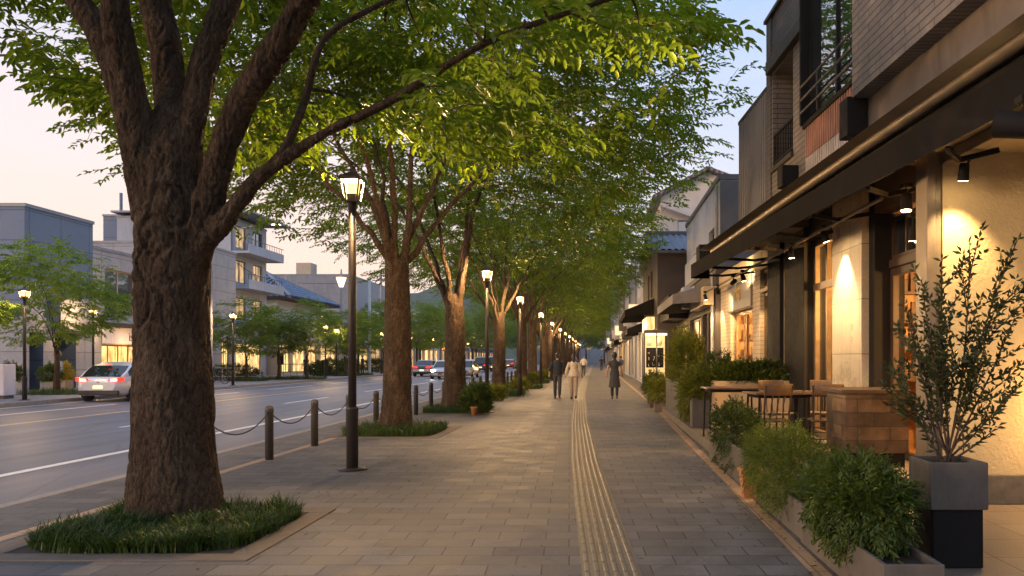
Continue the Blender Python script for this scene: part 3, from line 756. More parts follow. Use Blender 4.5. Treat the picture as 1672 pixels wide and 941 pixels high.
# ------------------------------------------------------------------ lantern posts, bollards, chains
def glow_glass(name, col, strength, clear):
    m, nt, b = _base(name); out = [n for n in nt.nodes if n.type == 'OUTPUT_MATERIAL'][0]
    e = _n(nt, 'ShaderNodeEmission'); e.inputs[0].default_value = c4(col); e.inputs[1].default_value = strength
    tr = _n(nt, 'ShaderNodeBsdfTransparent'); ms = _n(nt, 'ShaderNodeMixShader'); ms.inputs[0].default_value = clear
    nt.links.new(e.outputs[0], ms.inputs[1]); nt.links.new(tr.outputs[0], ms.inputs[2]); nt.links.new(ms.outputs[0], out.inputs[0]); return m
m_lamphot = glow_glass('lantern_glass', (1.0, .54, .14), 3.2, .6)
m_lamphotf = glow_glass('lantern_glass_far', (1.0, .54, .14), 3.0, .5)
def make_lantern(label, group, loc, glow):
    t = thing('street_lamp', label, 'street lamp', loc, group)
    L = Vector(loc)
    b = MB(Matrix.Translation(L)); b.lathe([(.0, .004), (.19, .004), (.19, .018), (.10, .03), (.0, .03)], 24); b.build('base_plate', m_steel, t)
    b = MB(Matrix.Translation(L)); b.lathe([(.0, .02), (.078, .02), (.078, .80), (.086, .81), (.086, .835), (.078, .845), (.06, .85), (.0, .85)], 20)
    b.build('sleeve', m_steel, t)
    b = MB(Matrix.Translation(L)); b.lathe([(.0, .84), (.054, .84), (.050, 3.60), (.0, 3.60)], 18); b.build('pole', m_steel, t)
    b = MB(Matrix.Translation(L))
    b.frustum(0, 0, 3.595, 3.615, .19, .19); b.frustum(0, 0, 3.88, 3.9, .27, .27)
    for a, c in ((-1, -1), (1, -1), (1, 1), (-1, 1)): b.obox((a * .085, c * .085, 3.61), (a * .125, c * .125, 3.885), .018, .018)
    lan = b.build('lantern', m_steel, t)
    b = MB(Matrix.Translation(L)); b.frustum(0, 0, 3.617, 3.70, .105, .125); b.build('burner_box', m_steel, lan)
    b = MB(Matrix.Translation(L)); b.frustum(0, 0, 3.702, 3.878, .125, .165); b.f = b.f[:4]; b.m = b.m[:4]; b.s = b.s[:4]; b.build('light_glass', glow, lan)
    lt = point_light('lantern_light', (0, 0, 3.80), LPOW, (1, .60, .26), .05); lt.parent = t
    b = MB(Matrix.Translation(L)); b.rings([[(a * w, c * w, z) for a, c in ((-1, -1), (1, -1), (1, 1), (-1, 1))] for w, z in ((.155, 3.901), (.155, 3.915), (.03, 4.0), (.03, 4.04))], 0, False)
    b.build('lamp_roof', m_steel, t)
    return t
LPOW = 720
LPOS = [(-3.29, 10.7), (-3.03, 21.9), (-3.02, 31.2), (-3.0, 42.5), (-3.0, 53.5), (-3.0, 64.5), (-3.0, 75.5), (-3.0, 86.5), (-3.0, 98), (-3.0, 110), (-3.0, 124), (-3.0, 140)]
LLAB = ['tall lit bronze lantern post standing alone on the pavement before the straight trunk', 'lit lantern post beside the round green shrub and its orange pot',
        'slim lantern post with dark sleeve rising between two tree trunks']
lp0 = None
for i, (x, y) in enumerate(LPOS):
    lab = LLAB[i] if i < 3 else 'lit lantern post far down the tree row, %s counting from the camera' % ORD[i]
    if lp0 is None: lp0 = make_lantern(lab, 'lantern posts along the sidewalk', (x, y, 0), m_lamphot)
    else:
        c = copy_tree(lp0); c.location = (x, y, 0); c['label'] = lab
# across the street
FL = [(-20.35, 28.3, 'far lantern post with glowing top wrapped in leaves at the edge of the picture'), (-25.0, 39.5, 'far lantern post behind the white hatchback, before the lit shop'),
      (-19.9, 43.5, 'far lantern post just past the huge trunk, by the bicycle'), (-20.3, 59.5, 'far lantern post before the tan shop, between two young trees'), (-21.6, 66, 'far lantern post before the yellowish young tree')]
for k, y in enumerate((76, 88, 100, 113, 127, 142, 160)): FL.append((-20.6, y, 'far lantern post across the street beyond the pale blue pole, %s of them' % ORD[k]))
f0 = None; LPOW = 330
for x, y, lab in FL:
    if f0 is None: f0 = make_lantern(lab, 'lantern posts across the street', (x, y, 0), m_lamphotf)
    else:
        c = copy_tree(f0); c.location = (x, y, 0); c['label'] = lab
# bollards with slung chains
BY = [9.93 + 1.86 * i for i in range(24)]
bx = lambda y: -4.86 + .006 * (y - 11)
t = thing('bollard', 'x', 'bollard', (bx(BY[0]), BY[0], 0), 'steel bollards along the kerb')
b = MB(Matrix.Translation(t.location)); b.lathe([(0, 0), (.06, 0), (.06, .725), (.062, .73), (.062, .75), (.055, .775), (.035, .792), (0, .798)], 18); b.build('post', m_boll, t)
b = MB(Matrix.Translation(t.location)); b.lathe([(.0615, .70), (.0655, .70), (.0655, .715), (.0615, .715)], 18); 
for s in (-1, 1): b.tube([(0, s * .06, .69), (0, s * .085, .69), (0, s * .085, .66), (0, s * .06, .655)], .007, 6)
b.build('chain_ring', m_steel, t)
bol = t
def bl(i):
    base = {0: 'grey steel bollard half hidden behind the huge trunk', 1: 'grey steel bollard standing clear between huge trunk and lantern post', 2: 'grey steel bollard just before the lantern post, beyond the clear one',
            3: 'grey steel bollard directly behind the lantern post', 4: 'grey steel bollard hidden beside the straight trunk', 5: 'grey steel bollard just past the straight trunk'}
    return base.get(i, 'grey steel bollard, %s along the kerb counting from the huge trunk' % ORD[i])
for i, y in enumerate(BY):
    c = bol if i == 0 else copy_tree(bol)
    c.location = (bx(y), y, 0); c['label'] = bl(i)
def chain_mesh():
    n = 44; L = 1.69; sag = .20; b = MB(); pts = []
    for i in range(n + 1):
        t = i / n; pts.append(Vector((0, (t - .5) * L, .665 - sag * (1 - (2 * t - 1) ** 2))))
    for i in range(n):
        a, c = pts[i], pts[i + 1]; m = (a + c) / 2; d = (c - a).normalized(); u = Vector((1, 0, 0)) if i % 2 else d.cross(Vector((1, 0, 0)))
        l = (c - a).length * .66; w = .009; ring = []
        for k in range(8):
            q = 2 * math.pi * k / 8; ring.append(m + d * (l * math.cos(q)) + u * (w * math.sin(q)))
        b.tube(ring + [ring[0], ring[1]], .0042, 4, cap=False)
    return b
ch = chain_mesh().build('chain', m_chain, None, recalc=False, uv=False)
tag(ch, 'x', 'chain', 'chains slung between the bollards')
for i in range(len(BY) - 1):
    c = ch if i == 0 else ch.copy()
    if i: C.objects.link(c)
    y = (BY[i] + BY[i + 1]) / 2; c.location = (bx(y), y, 0)
    c['label'] = 'slack steel chain slung between the %s and %s bollards from the huge trunk' % (ORD[i], ORD[i + 1])
# tall poles across the street
m_pole = mat('grey_pole', (.30, .30, .33), .6, var=.1); m_bluepole = mat('pale_blue_pole', (.42, .52, .62), .5, var=.08)
def roadlamp(lab, x, y, h, arm, side=1, m=None):
    m = m or m_pole; t = thing('road_lamp', lab, 'road lamp', (x, y, 0)); b = MB(); b.tube([(x, y, 0), (x, y, h * .5), (x, y, h)], [.10, .085, .06], 12); b.build('pole', m, t)
    b = MB(); p = catmull([(x, y, h - .9), (x + side * .25, y, h - .55), (x + side * arm * .5, y, h - .15), (x + side * arm, y, h + .12)], 5); b.tube([tuple(q) for q in p], .035, 8); b.build('arm', m, t)
    b = MB(); b.rings([[(x + side * (arm + a), y + s * w, z) for s, z in ((-1, h + .09), (1, h + .09), (1, h + .17), (-1, h + .17))] for a, w in ((-.05, .05), (.12, .13), (.5, .13), (.72, .04))], 0, False); hd = b.build('lamp_head', m, t)
    b = MB(); b.box(min(side * .15, side * .6) + x + side * arm, max(side * .15, side * .6) + x + side * arm, y - .10, y + .10, h + .05, h + .088); b.build('light_glass', m_lampf, hd)
roadlamp('curved arm road lamp reaching out from behind the huge trunk, lamp lit', -21.2, 43.7, 8.75, 3.2)
def bigpost():
    x, y = -27.0, 84.0; t = thing('road_lamp', 'tall grey post with a wide glowing lantern head across the street', 'road lamp', (x, y, 0)); b = MB()
    b.tube([(x, y, 0), (x, y, 9.0)], [.17, .13], 12); b.build('pole', m_pole, t)
    b = MB(); b.lathe([(.0, 9.0), (.2, 9.0), (.55, 10.0), (.0, 10.0)], 8, (x, y)); b.build('light_glass', emat('wide_lantern_glow', (1.0, .66, .28), 2.2), t)
    b = MB(); b.lathe([(.0, 10.01), (.9, 10.01), (.9, 10.07), (.12, 10.2), (.05, 10.9), (0, 10.9)], 12, (x, y)); b.build('lamp_roof', m_pole, t)
bigpost()
b = MB(); x, y = -20.3, 71.0; b.tube([(x, y, 0), (x, y, 8.6)], [.14, .11], 12); tag(b.build('utility_pole', m_bluepole, loc=(x, y, 0)), 'plain pale blue pole standing on the far kerb beside the straight trunk', 'pole')
b = MB(); x, y = -33.5, 86.0; b.tube([(x, y, 0), (x, y, 10.5)], [.18, .13], 12); b.box(x - 1.1, x + 1.1, y - .06, y + .06, 9.6, 9.72); b.box(x - .8, x + .8, y - .06, y + .06, 8.8, 8.9)
tag(b.build('utility_pole', m_pole, loc=(x, y, 0)), 'grey utility pole with crossarms before the blue tiled roof', 'pole')
b = MB(); x, y = -26.6, 98.0; b.tube([(x, y, 0), (x, y, 12.0)], [.18, .13], 12); b.box(x - 1.1, x + 1.1, y - .06, y + .06, 11.0, 11.12)
tag(b.build('utility_pole', m_pole, loc=(x, y, 0)), 'grey utility pole standing out against the wooded hill', 'pole')
def wire(name, lab, a, c, sag):
    b = MB(); a, c = Vector(a), Vector(c); pts = []
    for i in range(15):
        t = i / 14; p = a.lerp(c, t); p.z -= sag * 4 * t * (1 - t); pts.append(p)
    b.tube(pts, .022, 5); tag(b.build(name, m_black, loc=a), lab, 'cable', 'overhead cables across the street')
wire('overhead_cable', 'lower black overhead cable from building corner to utility pole', (-27.2, 60, 8.7), (-33.5, 86, 9.72), .5)
wire('overhead_cable', 'upper black overhead cable between the two grey utility poles', (-33.5, 86, 9.72), (-26.6, 98, 11.12), .3)
# ------------------------------------------------------------------ the corner shop building nearest the camera
m_brickU = brick_mat('long_brick_brown', (.185, .158, .138), (.23, .195, .168), (.065, .055, .048), .62, .085, .008, .8, .6, .008, var=.35)
m_brickD = brick_mat('long_brick_dark', (.085, .075, .078), (.11, .098, .10), (.035, .032, .033), .62, .085, .008, .7, .5, .007)
m_cband = mat('concrete_band', (.185, .145, .115), .8, var=.2, scale=3, bmp=.25, bscale=25, dirt=.6)
m_corrg = ribbed_mat('grey_corrugated_metal', (.30, .285, .285), .13, .5, .3, depth=.02)
m_corrr = mat('rusty_red_cladding', (.33, .16, .11), .65, var=.3, scale=3, dirt=.4)
m_corrw = mat('pale_ribbed_cladding', (.42, .37, .34), .65, var=.25, scale=3, dirt=.5)
m_canvas = mat('awning_canvas', (.014, .012, .011), .9, spec=.08, var=.25, scale=1.6, bmp=.3, bscale=5, bdist=.02, dirt=.3)
m_soffit = mat('soffit_plaster', (.34, .27, .18), .7, var=.15, scale=3, dirt=.4)
m_beam = mat('bronze_beam', (.20, .155, .11), .45, .3, var=.15, scale=5, dirt=.3)
m_stucco = mat('cream_stucco', (.56, .43, .235), .85, var=.08, scale=3, bmp=.9, bscale=26, bdist=.012, dirt=.15)
m_stone = mat('dark_skirting_stone', (.13, .105, .08), .7, var=.3, scale=9, bmp=.2, dirt=.5)
m_tile = brick_mat('cream_wall_tile', (.46, .40, .31), (.50, .43, .33), (.13, .10, .08), .38, .78, .006, .35, .4, .004, offset=0, var=.15)
m_pier = brick_mat('thin_cream_brick', (.42, .33, .23), (.48, .38, .27), (.20, .15, .10), .5, .10, .007, .75, .6, .006)
m_plast = mat('gold_plaster', (.50, .38, .22), .35, var=.2, scale=2.5, bmp=.15, bscale=8, bdist=.02, dirt=.3)
m_signp = mat('grey_sign_panel', (.17, .155, .145), .55, var=.15, scale=3, bmp=.1, dirt=.4)
m_gold = mat('dull_gold', (.42, .29, .12), .4, .7, var=.2)
m_brass = mat('bronze_frame', (.20, .14, .085), .4, .5, var=.2, scale=8)
m_glass = glass_mat('dark_window_glass', (.018, .02, .024), ior=1.9); m_glassb = glass_mat('coated_window_glass', (.02, .025, .03), rough=.015, ior=3.6); m_clear = glass_mat('shop_glass', clear=.86)
m_inner = mat('interior_wood', (.42, .21, .075), .6, var=.3, scale=3, dirt=.3)
m_innerd = mat('interior_dark_wood', (.10, .055, .03), .6, var=.3, scale=3, dirt=.3)
m_warm = emat('warm_bulb', (1.0, .60, .22), 30.0)
m_spotlens = emat('spot_lens', (1.0, .72, .36), 30.0)
m_curtain = mat('hanging_cloth', (.40, .26, .13), .8, var=.2, scale=5)
SX, SK = 4.05, .0192                                  # shop front line X = SX - SK*Y
def sl(px): return SX / ((px - VX) / FPX + SK)
SF = frame(SX, 0, -math.atan(SK)); ck = math.cos(math.atan(SK))
def su(px): return sl(px) / ck
UX, UK = 3.75, .054; UF = frame(UX, 0, -math.atan(UK)); cu = math.cos(math.atan(UK))
def uu(px): return UX / ((px - VX) / FPX + UK) / cu
def uz(px, py): return PZ(py, UX / ((px - VX) / FPX + UK))
shop = thing('shop_building', 'two storey brick shop building with a long black awning beside the planter troughs', 'building', (4.0, 14, 0))
Z0, ZS = .15, 3.95                                     # terrace level, soffit level
# ---- ground floor front
dr = (su(1229), su(1193), Z0, 2.72); wn = (su(1260), su(1241), .55, 2.98); wu = (su(1260), su(1241), 3.05, 3.5)
gl = (su(1368), su(1325), Z0, 3.55); en = (su(1498), su(1428), Z0, 3.5)
b = MB(SF); wall_holes(b, su(1262), su(1172), Z0, ZS, [dr, wn, wu], .22, 0, 0)
b.build('far_front_wall', [m_pier], shop)
b = MB(SF); b.box(su(1262), su(1172), .004, .05, 3.53, 3.93); b.build('plaster_fascia', m_plast, shop, .01)
b = MB(SF); b.box(su(1229) - .0, su(1191), .004, .055, 2.74, 3.5); sg = b.build('sign_panel', m_signp, shop, .008)
def emblem(T, par, uc, zc, s, d, m):
    b = MB(T); q = lambda a, c, e, f: b.box(uc + a * s, uc + c * s, d, d + .014, zc + e * s, zc + f * s)
    for a, c, e, f in ((-.34, .02, -.30, -.24), (-.34, -.28, -.30, .10), (-.04, .02, -.30, .10), (-.34, .02, .04, .10), (-.24, -.08, -.12, -.07), (-.24, -.08, -.2, -.16), (-.19, -.14, -.24, .04),
                       (-.26, .0, .17, .22), (-.16, -.11, .1, .3), (.10, .16, -.30, .26), (.10, .34, .2, .26), (.28, .34, -.05, .26), (.10, .34, .04, .09), (.16, .34, -.12, -.07), (-.52, -.47, -.26, .40), (.50, .55, -.26, .46)): q(a, c, e, f)
    b.build('emblem', m, par)
emblem(SF, sg, (su(1229) + su(1191)) / 2, 3.14, .62, .058, m_gold)
o = window_part(SF, shop, *dr[:2], Z0, 2.72, -.2, m_brass, m_clear, 'door', 2, 1, .09, .06)
h = MB(SF); h.tube([((dr[0] + dr[1]) / 2 - .15, -.10, 1.0), ((dr[0] + dr[1]) / 2 - .15, -.10, 1.5)], .018, 8); hh = h.build('handle', m_gold, None, loc=shop.location); hh.location = (0, 0, 0); hh.parent = o
window_part(SF, shop, *wn, -.16, m_brass, m_glass, cols=1, rows=1, fw=.07); window_part(SF, shop, *wu, -.16, m_brass, m_plast, cols=1, fw=.07)
# black pillars with a pale post between them
b = MB(SF); b.box(su(1283), su(1262) - .004, -.3, .12, Z0, ZS); b.build('black_pillar', m_black, shop, .01)
b = MB(SF); b.box(su(1292), su(1283) - .006, -.3, .05, Z0, 3.6); b.build('pale_post', m_beam, shop, .01)
b = MB(SF); b.box(su(1325), su(1293) + .004, -.3, .14, Z0, ZS - .003); b.build('black_pillar', m_black, shop, .01)
# glazed bay reflecting the trees
f = window_part(SF, shop, *gl, -.12, m_brass, m_clear, 'glazed_door', 2, 1, .10, .08)
b = MB(SF); b.box(gl[0], gl[1], -.11, -.03, 2.68, 2.80); b.build('transom_bar', m_brass, shop)
b = MB(SF); b.box(gl[0], gl[1], -.20, .05, 3.552, ZS - .004); b.build('head_panel', m_black, shop)
# tiled column
b = MB(SF); b.box(su(1418), su(1369), -.45, .10, Z0 + .003, ZS + .004); b.build('tiled_column', m_tile, shop, .012)
# near entrance bay, warm room behind
b = MB(SF); b.box(en[0] - .2, en[1] + .1, -.5, .0, 3.502, ZS - .002); b.build('entrance_head', m_innerd, shop)
fr = window_part(SF, shop, en[0], en[1], 2.86, 3.44, -.3, m_dwood, m_glass, 'transom_window', 3, 1, .05, .06)
b = MB(SF); b.box(en[0] - .05, en[1] + .05, -.34, -.2, 2.74, 2.855); b.build('entrance_beam', m_dwood, shop, .008)
window_part(SF, shop, en[0], en[1], Z0, 2.735, -.3, m_dwood, m_clear, 'entrance_window', 1, 1, .10, .08)
b = MB(SF); b.box(su(1428), su(1419), -.42, .0, Z0, ZS - .006); b.build('door_jamb', m_black, shop)
def room(T, u0, u1, z0, z1, d0, depth, m, name):
    b = MB(T); q = d0 - depth
    b.add([(u0, d0, z0), (u1, d0, z0), (u1, q, z0), (u0, q, z0), (u0, d0, z1), (u1, d0, z1), (u1, q, z1), (u0, q, z1)], [[0, 1, 2, 3], [4, 7, 6, 5], [1, 5, 6, 2], [2, 6, 7, 3], [3, 7, 4, 0]])
    return b.build(name, m, shop, recalc=False)
r1 = room(SF, en[0] - .7, en[1] + .8, Z0, 3.5, -.5, 3.0, m_inner, 'entrance_room')
r2 = room(SF, dr[0] - .4, dr[1] + .5, Z0, 3.3, -.3, 2.6, m_inner, 'far_room')
r3 = room(SF, gl[0] - .2, gl[1] + .3, Z0, 3.6, -.32, 2.0, m_innerd, 'glazed_room')
for nm, uw, dw, n in (('wall_shelves', en[1] + .72, -.55, 5), ('wall_shelves', dr[1] + .42, -.42, 5), ('wall_shelves', gl[1] + .24, -.45, 4)):
    b = MB(SF); rq = random.Random(int(uw * 10))
    for k in range(n):
        z = .75 + k * .42; b.box(uw - .26, uw, dw - 1.3, dw, z, z + .03)
        for j in range(9):
            hh = rq.uniform(.1, .3); ww = rq.uniform(.02, .05); y_ = dw - .08 - j * .135; b.box(uw - .2, uw - .2 + ww * 2, y_ - ww, y_ + ww, z + .031, z + .031 + hh)
    for j in range(4): y_ = dw - j * .43; b.box(uw - .28, uw - .26, y_ - .02, y_ + .02, Z0, 2.9)
    b.build(nm, m_innerd, shop)
def inside(T, u, d, z): return T @ Vector((u, d, z))
# shelves, cups and a hanging lamp in the entrance room
b = MB(SF)
for z in (1.0, 1.45, 1.9): b.box(en[0] - .5, en[1] + .6, -3.45, -3.15, z, z + .03)
for i in range(16):
    u = en[0] - .4 + i * .17; z = (1.03, 1.48, 1.93)[i % 3]; b.lathe([(0, 0), (.035, 0), (.045, .16), (.02, .24), (0, .24)], 8, (u, -3.3), z0=z)
b.build('shelving', m_innerd, shop)
b = MB(SF); b.box(en[0] + .1, en[1] + .3, -1.6, -1.1, Z0, 1.05); b.build('inner_counter', m_dwood, shop, .01)
b = MB(SF)
for u in (dr[0] + .15, dr[1] - .35): 
    for z in (.6, 1.0, 1.4, 1.8): b.box(u, u + .45, -2.2, -2.0, z, z + .03); [b.box(u + k * .09, u + k * .09 + .05, -2.1, -2.02, z + .03, z + .2) for k in range(5)]
b.build('wine_shelf', m_innerd, shop)
bulbs = MB(SF)
for u, d, z in ((en[0] + .3, -1.3, 2.35), (en[1] - .1, -2.2, 2.5), ((dr[0] + dr[1]) / 2, -1.0, 2.45), (dr[0] + .3, -1.6, 2.5)): bulbs.lathe([(0, 0), (.05, .02), (.075, .08), (.05, .14), (0, .16)], 10, (u, d), z0=z)
bulbs.build('hanging_bulbs', m_warm, shop)
bb = MB(SF)
for u, d, z in ((en[0] + .3, -1.3, 2.51), (en[1] - .1, -2.2, 2.66), ((dr[0] + dr[1]) / 2, -1.0, 2.61), (dr[0] + .3, -1.6, 2.66)): bb.box(u - .006, u + .006, d - .006, d + .006, z, 3.3)
bb.build('bulb_cords', m_black, shop)
for u, d, z, p in ((en[0] + .3, -1.3, 2.2, 170), (en[1] - .1, -2.4, 2.3, 150), ((dr[0] + dr[1]) / 2, -1.0, 2.25, 260), (gl[0] + .3, -1.2, 2.6, 420)): point_light('room_light', inside(SF, u, d, z), p, (1, .55, .18), .08)
# stucco return wall with skirting and steel post
b = MB(); b.box(3.56, 9.0, 8.2, 8.5, 0, ZS); b.build('stucco_wall', m_stucco, shop)
b = MB(); b.box(3.60, 9.0, 8.15, 8.197, 0, .30); b.build('skirting', m_stone, shop, .008)
b = MB(); b.box(3.38, 3.47, 8.16, 8.45, 0, 3.72); b.box(3.475, 3.555, 8.22, 8.45, 0, 3.72); b.build('steel_post', m_beam, shop, .008)
# soffit and beams
b = MB(); b.add([(2.3, 18.2, ZS), (3.1, 4.0, ZS - .02), (9, 4.0, ZS - .02), (9, 18.2, ZS)], [[0, 1, 2, 3]]); b.build('soffit', m_soffit, shop)
b = MB(); b.add([(3.10, 8.6, 3.625), (3.46, 4.0, 3.625), (9, 4.0, 3.625), (9, 8.6, 3.625)], [[0, 1, 2, 3]]); b.build('entry_soffit', m_soffit, shop)
b = MB(); b.obox((3.62, 8.195, 3.56), (3.86, 4.0, 3.56), .14, .12); b.obox((3.16, 8.5, 3.58), (3.54, 4.0, 3.58), .10, .08); b.build('soffit_beam', m_beam, shop, .01)
b = MB(SF); b.tube([(su(1500), .45, 3.42), (su(1180), .45, 3.42)], .028, 8); b.build('lighting_rail', m_beam, shop)
# ---- awning: valance, sloping cloth, gutter, folding arms
A0, A1 = Vector((2.12, 18.0, 0)), Vector((3.34, 4.1, 0)); ad = (A1 - A0).normalized(); an = Vector((-ad.y, ad.x, 0)) * (1 if ad.y > 0 else 1)
if an.x > 0: an = -an
aw = MB(); n = 60
for i in range(n):
    pts = []
    for t in (i / n, (i + 1) / n):
        p = A0.lerp(A1, t); wv = .018 * mnoise.noise((t * 30, 1, 0)) + .010 * mnoise.noise((t * 90, 5, 0))
        zt = .12 * t; zb = 3.30 + zt + .012 * mnoise.noise((t * 60, 9, 0)); q = p + an * wv
        pts.append((Vector((q.x, q.y, zb)), Vector((p.x, p.y, 3.61 + zt)), Vector((p.x + .42, p.y, 3.86 + zt * .3))))
    (a, c, e), (a2, c2, e2) = pts
    aw.add([a, a2, c2, c], [[0, 1, 2, 3]], 0, False); aw.add([c, c2, e2, e], [[0, 1, 2, 3]])
aw.add([A0 + Vector((0, 0, 3.3)), A0 + Vector((0, 0, 3.61)), A0 + Vector((.42, 0, 3.86)), A0 + Vector((.42, 0, 3.3))], [[0, 1, 2, 3]])
aw.build('awning', m_canvas, shop, recalc=False)
b = MB(); 
for t in (.0, .11, .21, .32, .43, .54, .66, .78, .9):
    p = A0.lerp(A1, t); q = Vector((SX - SK * p.y - .05, p.y + .5, 3.5)); e = p + Vector((.08, 0, 3.38)); mdl = (q + e) / 2 + Vector((0, .3, -.02))
    b.obox(q, mdl, .04, .05); b.obox(mdl, e, .04, .05)
b.obox(A0 + Vector((.05, 0, 3.36)), A1 + Vector((.05, 0, 3.48)), .05, .06)
b.build('awning_arms', m_black, shop)
b = MB(); b.tube([(2.62, 18.0, 3.92), (2.98, 10.66, 3.92), (3.22, 6.0, 3.92), (3.32, 4.0, 3.92)], .07, 10); b.build('gutter', m_beam, shop)
b = MB(); b.obox((2.70, 18.0, 3.80), (3.46, 4.0, 3.80), .10, .10); b.build('awning_rail', m_black, shop)
# ---- upper storey
e1208, e1253, e1262, e1295, e1317, e1418 = (uu(x) for x in (1208, 1253, 1262, 1295, 1316, 1418))
ZB, ZR, ZP = 3.80, 6.2, 7.37
b = MB(UF); b.box(e1253 + .003, e1208, -6, 0, ZB, ZR); u = e1253 + .06
while u < e1208 - .05:
    b.box(u, u + .045, .001, .028, ZB, ZR - .003); u += .15
b.box(e1253 + .004, e1208 - .002, .0005, .006, 5.05, 5.075); b.build('ribbed_metal_end', mat('grey_sheet_metal', (.27, .255, .25), .5, .3, var=.12, scale=1.5, dirt=.4), shop)
b = MB(UF); b.box(e1253 + .003, e1208 + .03, -6, .03, ZR + .002, ZR + .07); b.build('metal_coping', m_steel, shop)
nic = (e1295, e1262, 4.74, 6.36)
b = MB(UF); wall_holes(b, e1317, e1253, ZB, 6.62, [nic], 1.1, 0, 0); b.add([(nic[0], -1.1, nic[2]), (nic[1], -1.1, nic[2]), (nic[1], -1.1, nic[3]), (nic[0], -1.1, nic[3])], [[0, 1, 2, 3]]); b.build('brick_front', m_brickU, shop, recalc=False)
b = MB(UF); b.box(e1317, e1253, -5.9, -.003, 6.623, ZP); b.box(e1253 - .28, e1253, -.001, .02, ZB, ZP - .003); b.build('dark_brick_parapet', m_brickD, shop)
b = MB(UF); b.box(e1317 - 4, e1253 + .04, -6, .06, ZP + .002, ZP + .06); b.build('parapet_coping', m_steel, shop)
b = MB(UF); b.add([(e1253, 0, ZB), (e1253, -6, ZB), (e1253, -6, ZP), (e1253, 0, ZP)], [[0, 1, 2, 3]]); b.build('parapet_side', m_brickD, shop)
b = MB(UF); b.box(e1317 + .02, e1262 + .12, .004, .10, 6.38, 6.60); b.build('lintel', m_steel, shop, .008)
b = MB(UF); b.box(nic[0] + .004, nic[1] - .004, -.8, -.76, 4.8, 6.3); b.build('niche_door', m_black, shop)
b = MB(UF); b.box(nic[0] - .03, nic[1] + .03, -.06, .05, 4.66, 4.738); b.build('niche_sill', m_steel, shop)
rl = MB(UF); rl.box(nic[0] + .01, nic[1] - .01, -.03, .0, 5.27, 5.31); rl.box(nic[0] + .01, nic[1] - .01, -.03, .0, 4.80, 4.83)
k = 12
for i in range(k + 1):
    u = nic[0] + .02 + (nic[1] - nic[0] - .04) * i / k; rl.box(u - .008, u + .008, -.025, -.008, 4.742, 5.268)
rl.build('niche_railing', m_black, shop)
# window bay
wb = (e1418 + .05, e1317 - .06, 4.98, 7.2)
b = MB(UF); b.box(e1418 + .003, e1317 - .003, -.5, -.25, 4.9, ZP); b.build('bay_back', m_black, shop)
window_part(UF, shop, wb[0], wb[1], wb[2], wb[3], -.08, m_black, m_glassb, 'bay_window', 2, 1, .06, .05)
b = MB(UF); b.box(e1317 - .05, e1317 + .003, -.24, .10, 4.95, ZP); b.box(e1418 - .003, e1418 + .04, -.24, -.02, 4.95, ZP); b.box(e1418, e1317, -.24, .06, 4.90, 4.972); b.build('bay_frame', m_black, shop, .006)
b = MB(UF); b.box(e1418 + .02, e1317 - .02, -.2, .01, 4.46, 4.90); [b.box(u, u + .05, .011, .034, 4.462, 4.898) for u in np.arange(e1418 + .03, e1317 - .08, .092)]; b.build('red_cladding', m_corrr, shop)
b = MB(UF); b.box(e1418 + .02, e1317 - .02, -.2, .006, ZB, 4.452); [b.box(u, u + .05, .007, .030, ZB, 4.450) for u in np.arange(e1418 + .03, e1317 - .08, .092)]; b.build('pale_cladding', m_corrw, shop)
rl = MB(UF)
for z in (5.12, 5.31, 5.5): rl.tube([(e1418 + .06, .10, z), (e1317 - .02, .10, z)], .018, 8)
for i in range(4):
    u = e1418 + .06 + (e1317 - e1418 - .1) * i / 3; rl.tube([(u, .10, 4.95), (u, .10, 5.5)], .014, 8)
rl.build('bay_railing', m_steel, shop)
for px, z0, z1, nm in ((1411, 4.16, 4.62, 'duct_box'), (1300, 4.14, 4.46, 'duct_box')):
    b = MB(UF); u = uu(px); b.box(u - .14, u + .14, .004, .26, z0, z1); b.build(nm, m_black, shop, .01)
# projecting brick block and the concrete band below it
b = MB(UF); b.box(.5, e1418 - .005, -6, .20, 4.60, 8.6); b.build('projecting_brick_block', m_brickU, shop)
b = MB(UF); b.box(.5, e1418 - .003, -5.9, 0, ZB, 4.597); b.build('concrete_band', m_cband, shop)
b = MB(UF); b.box(.5, e1208 - .003, -6.5, -1.2, ZB - .5, 6.1); b.build('inner_core', m_black, shop)
# ---- the wall spots and the flood lamp: each a thing of its own on the shop front
def spot(lab, base, tgt, power, size=R(75), L=.17, r=.055, on=True, arm=Vector((0, 0, .12)), blend=.5):
    base = Vector(base); d = (Vector(tgt) - base).normalized(); t = thing('spot_lamp', lab, 'spot lamp', base, 'spot lamps under the awning')
    b = MB(); b.tube([base - d * L * .5, base - d * L * .42, base + d * L * .45, base + d * L * .5], [r * .7, r * .85, r, r * 1.03], 14); b.build('housing', m_black, t)
    b = MB(); b.tube([base - d * L * .1, base + arm], .012, 6); c = base + arm; b.box(c.x - .05, c.x + .05, c.y - .05, c.y + .05, c.z, c.z + .045); b.build('bracket', m_black, t)
    if on:
        b = MB(); b.tube([base + d * L * .503, base + d * (L * .503 + .003)], r * .82, 14); b.build('lens', m_spotlens, t)
        l = point_light('spot_light', base + d * (L * .5 + .03), power, (1, .66, .30), .03, typ='SPOT', size=size, blend=blend); aim(l, tgt)
    return t
spot('black spot lamp shining down the cream stucco wall', (3.62, 7.86, 3.34), (3.68, 8.20, 2.2), 105, R(84), arm=Vector((.10, .0, .2)), blend=.8)
spot('black spot lamp over the entrance beside the steel post', P(1480, 330, 9.0), P(1476, 480, 8.9), 90, R(80), L=.2, r=.07, arm=Vector((0, 0, .16)))
spot('small spot lamp hanging inside the entrance', P(1491, 382, 9.6), P(1488, 500, 9.7), 90, R(90), arm=Vector((0, 0, .2)))
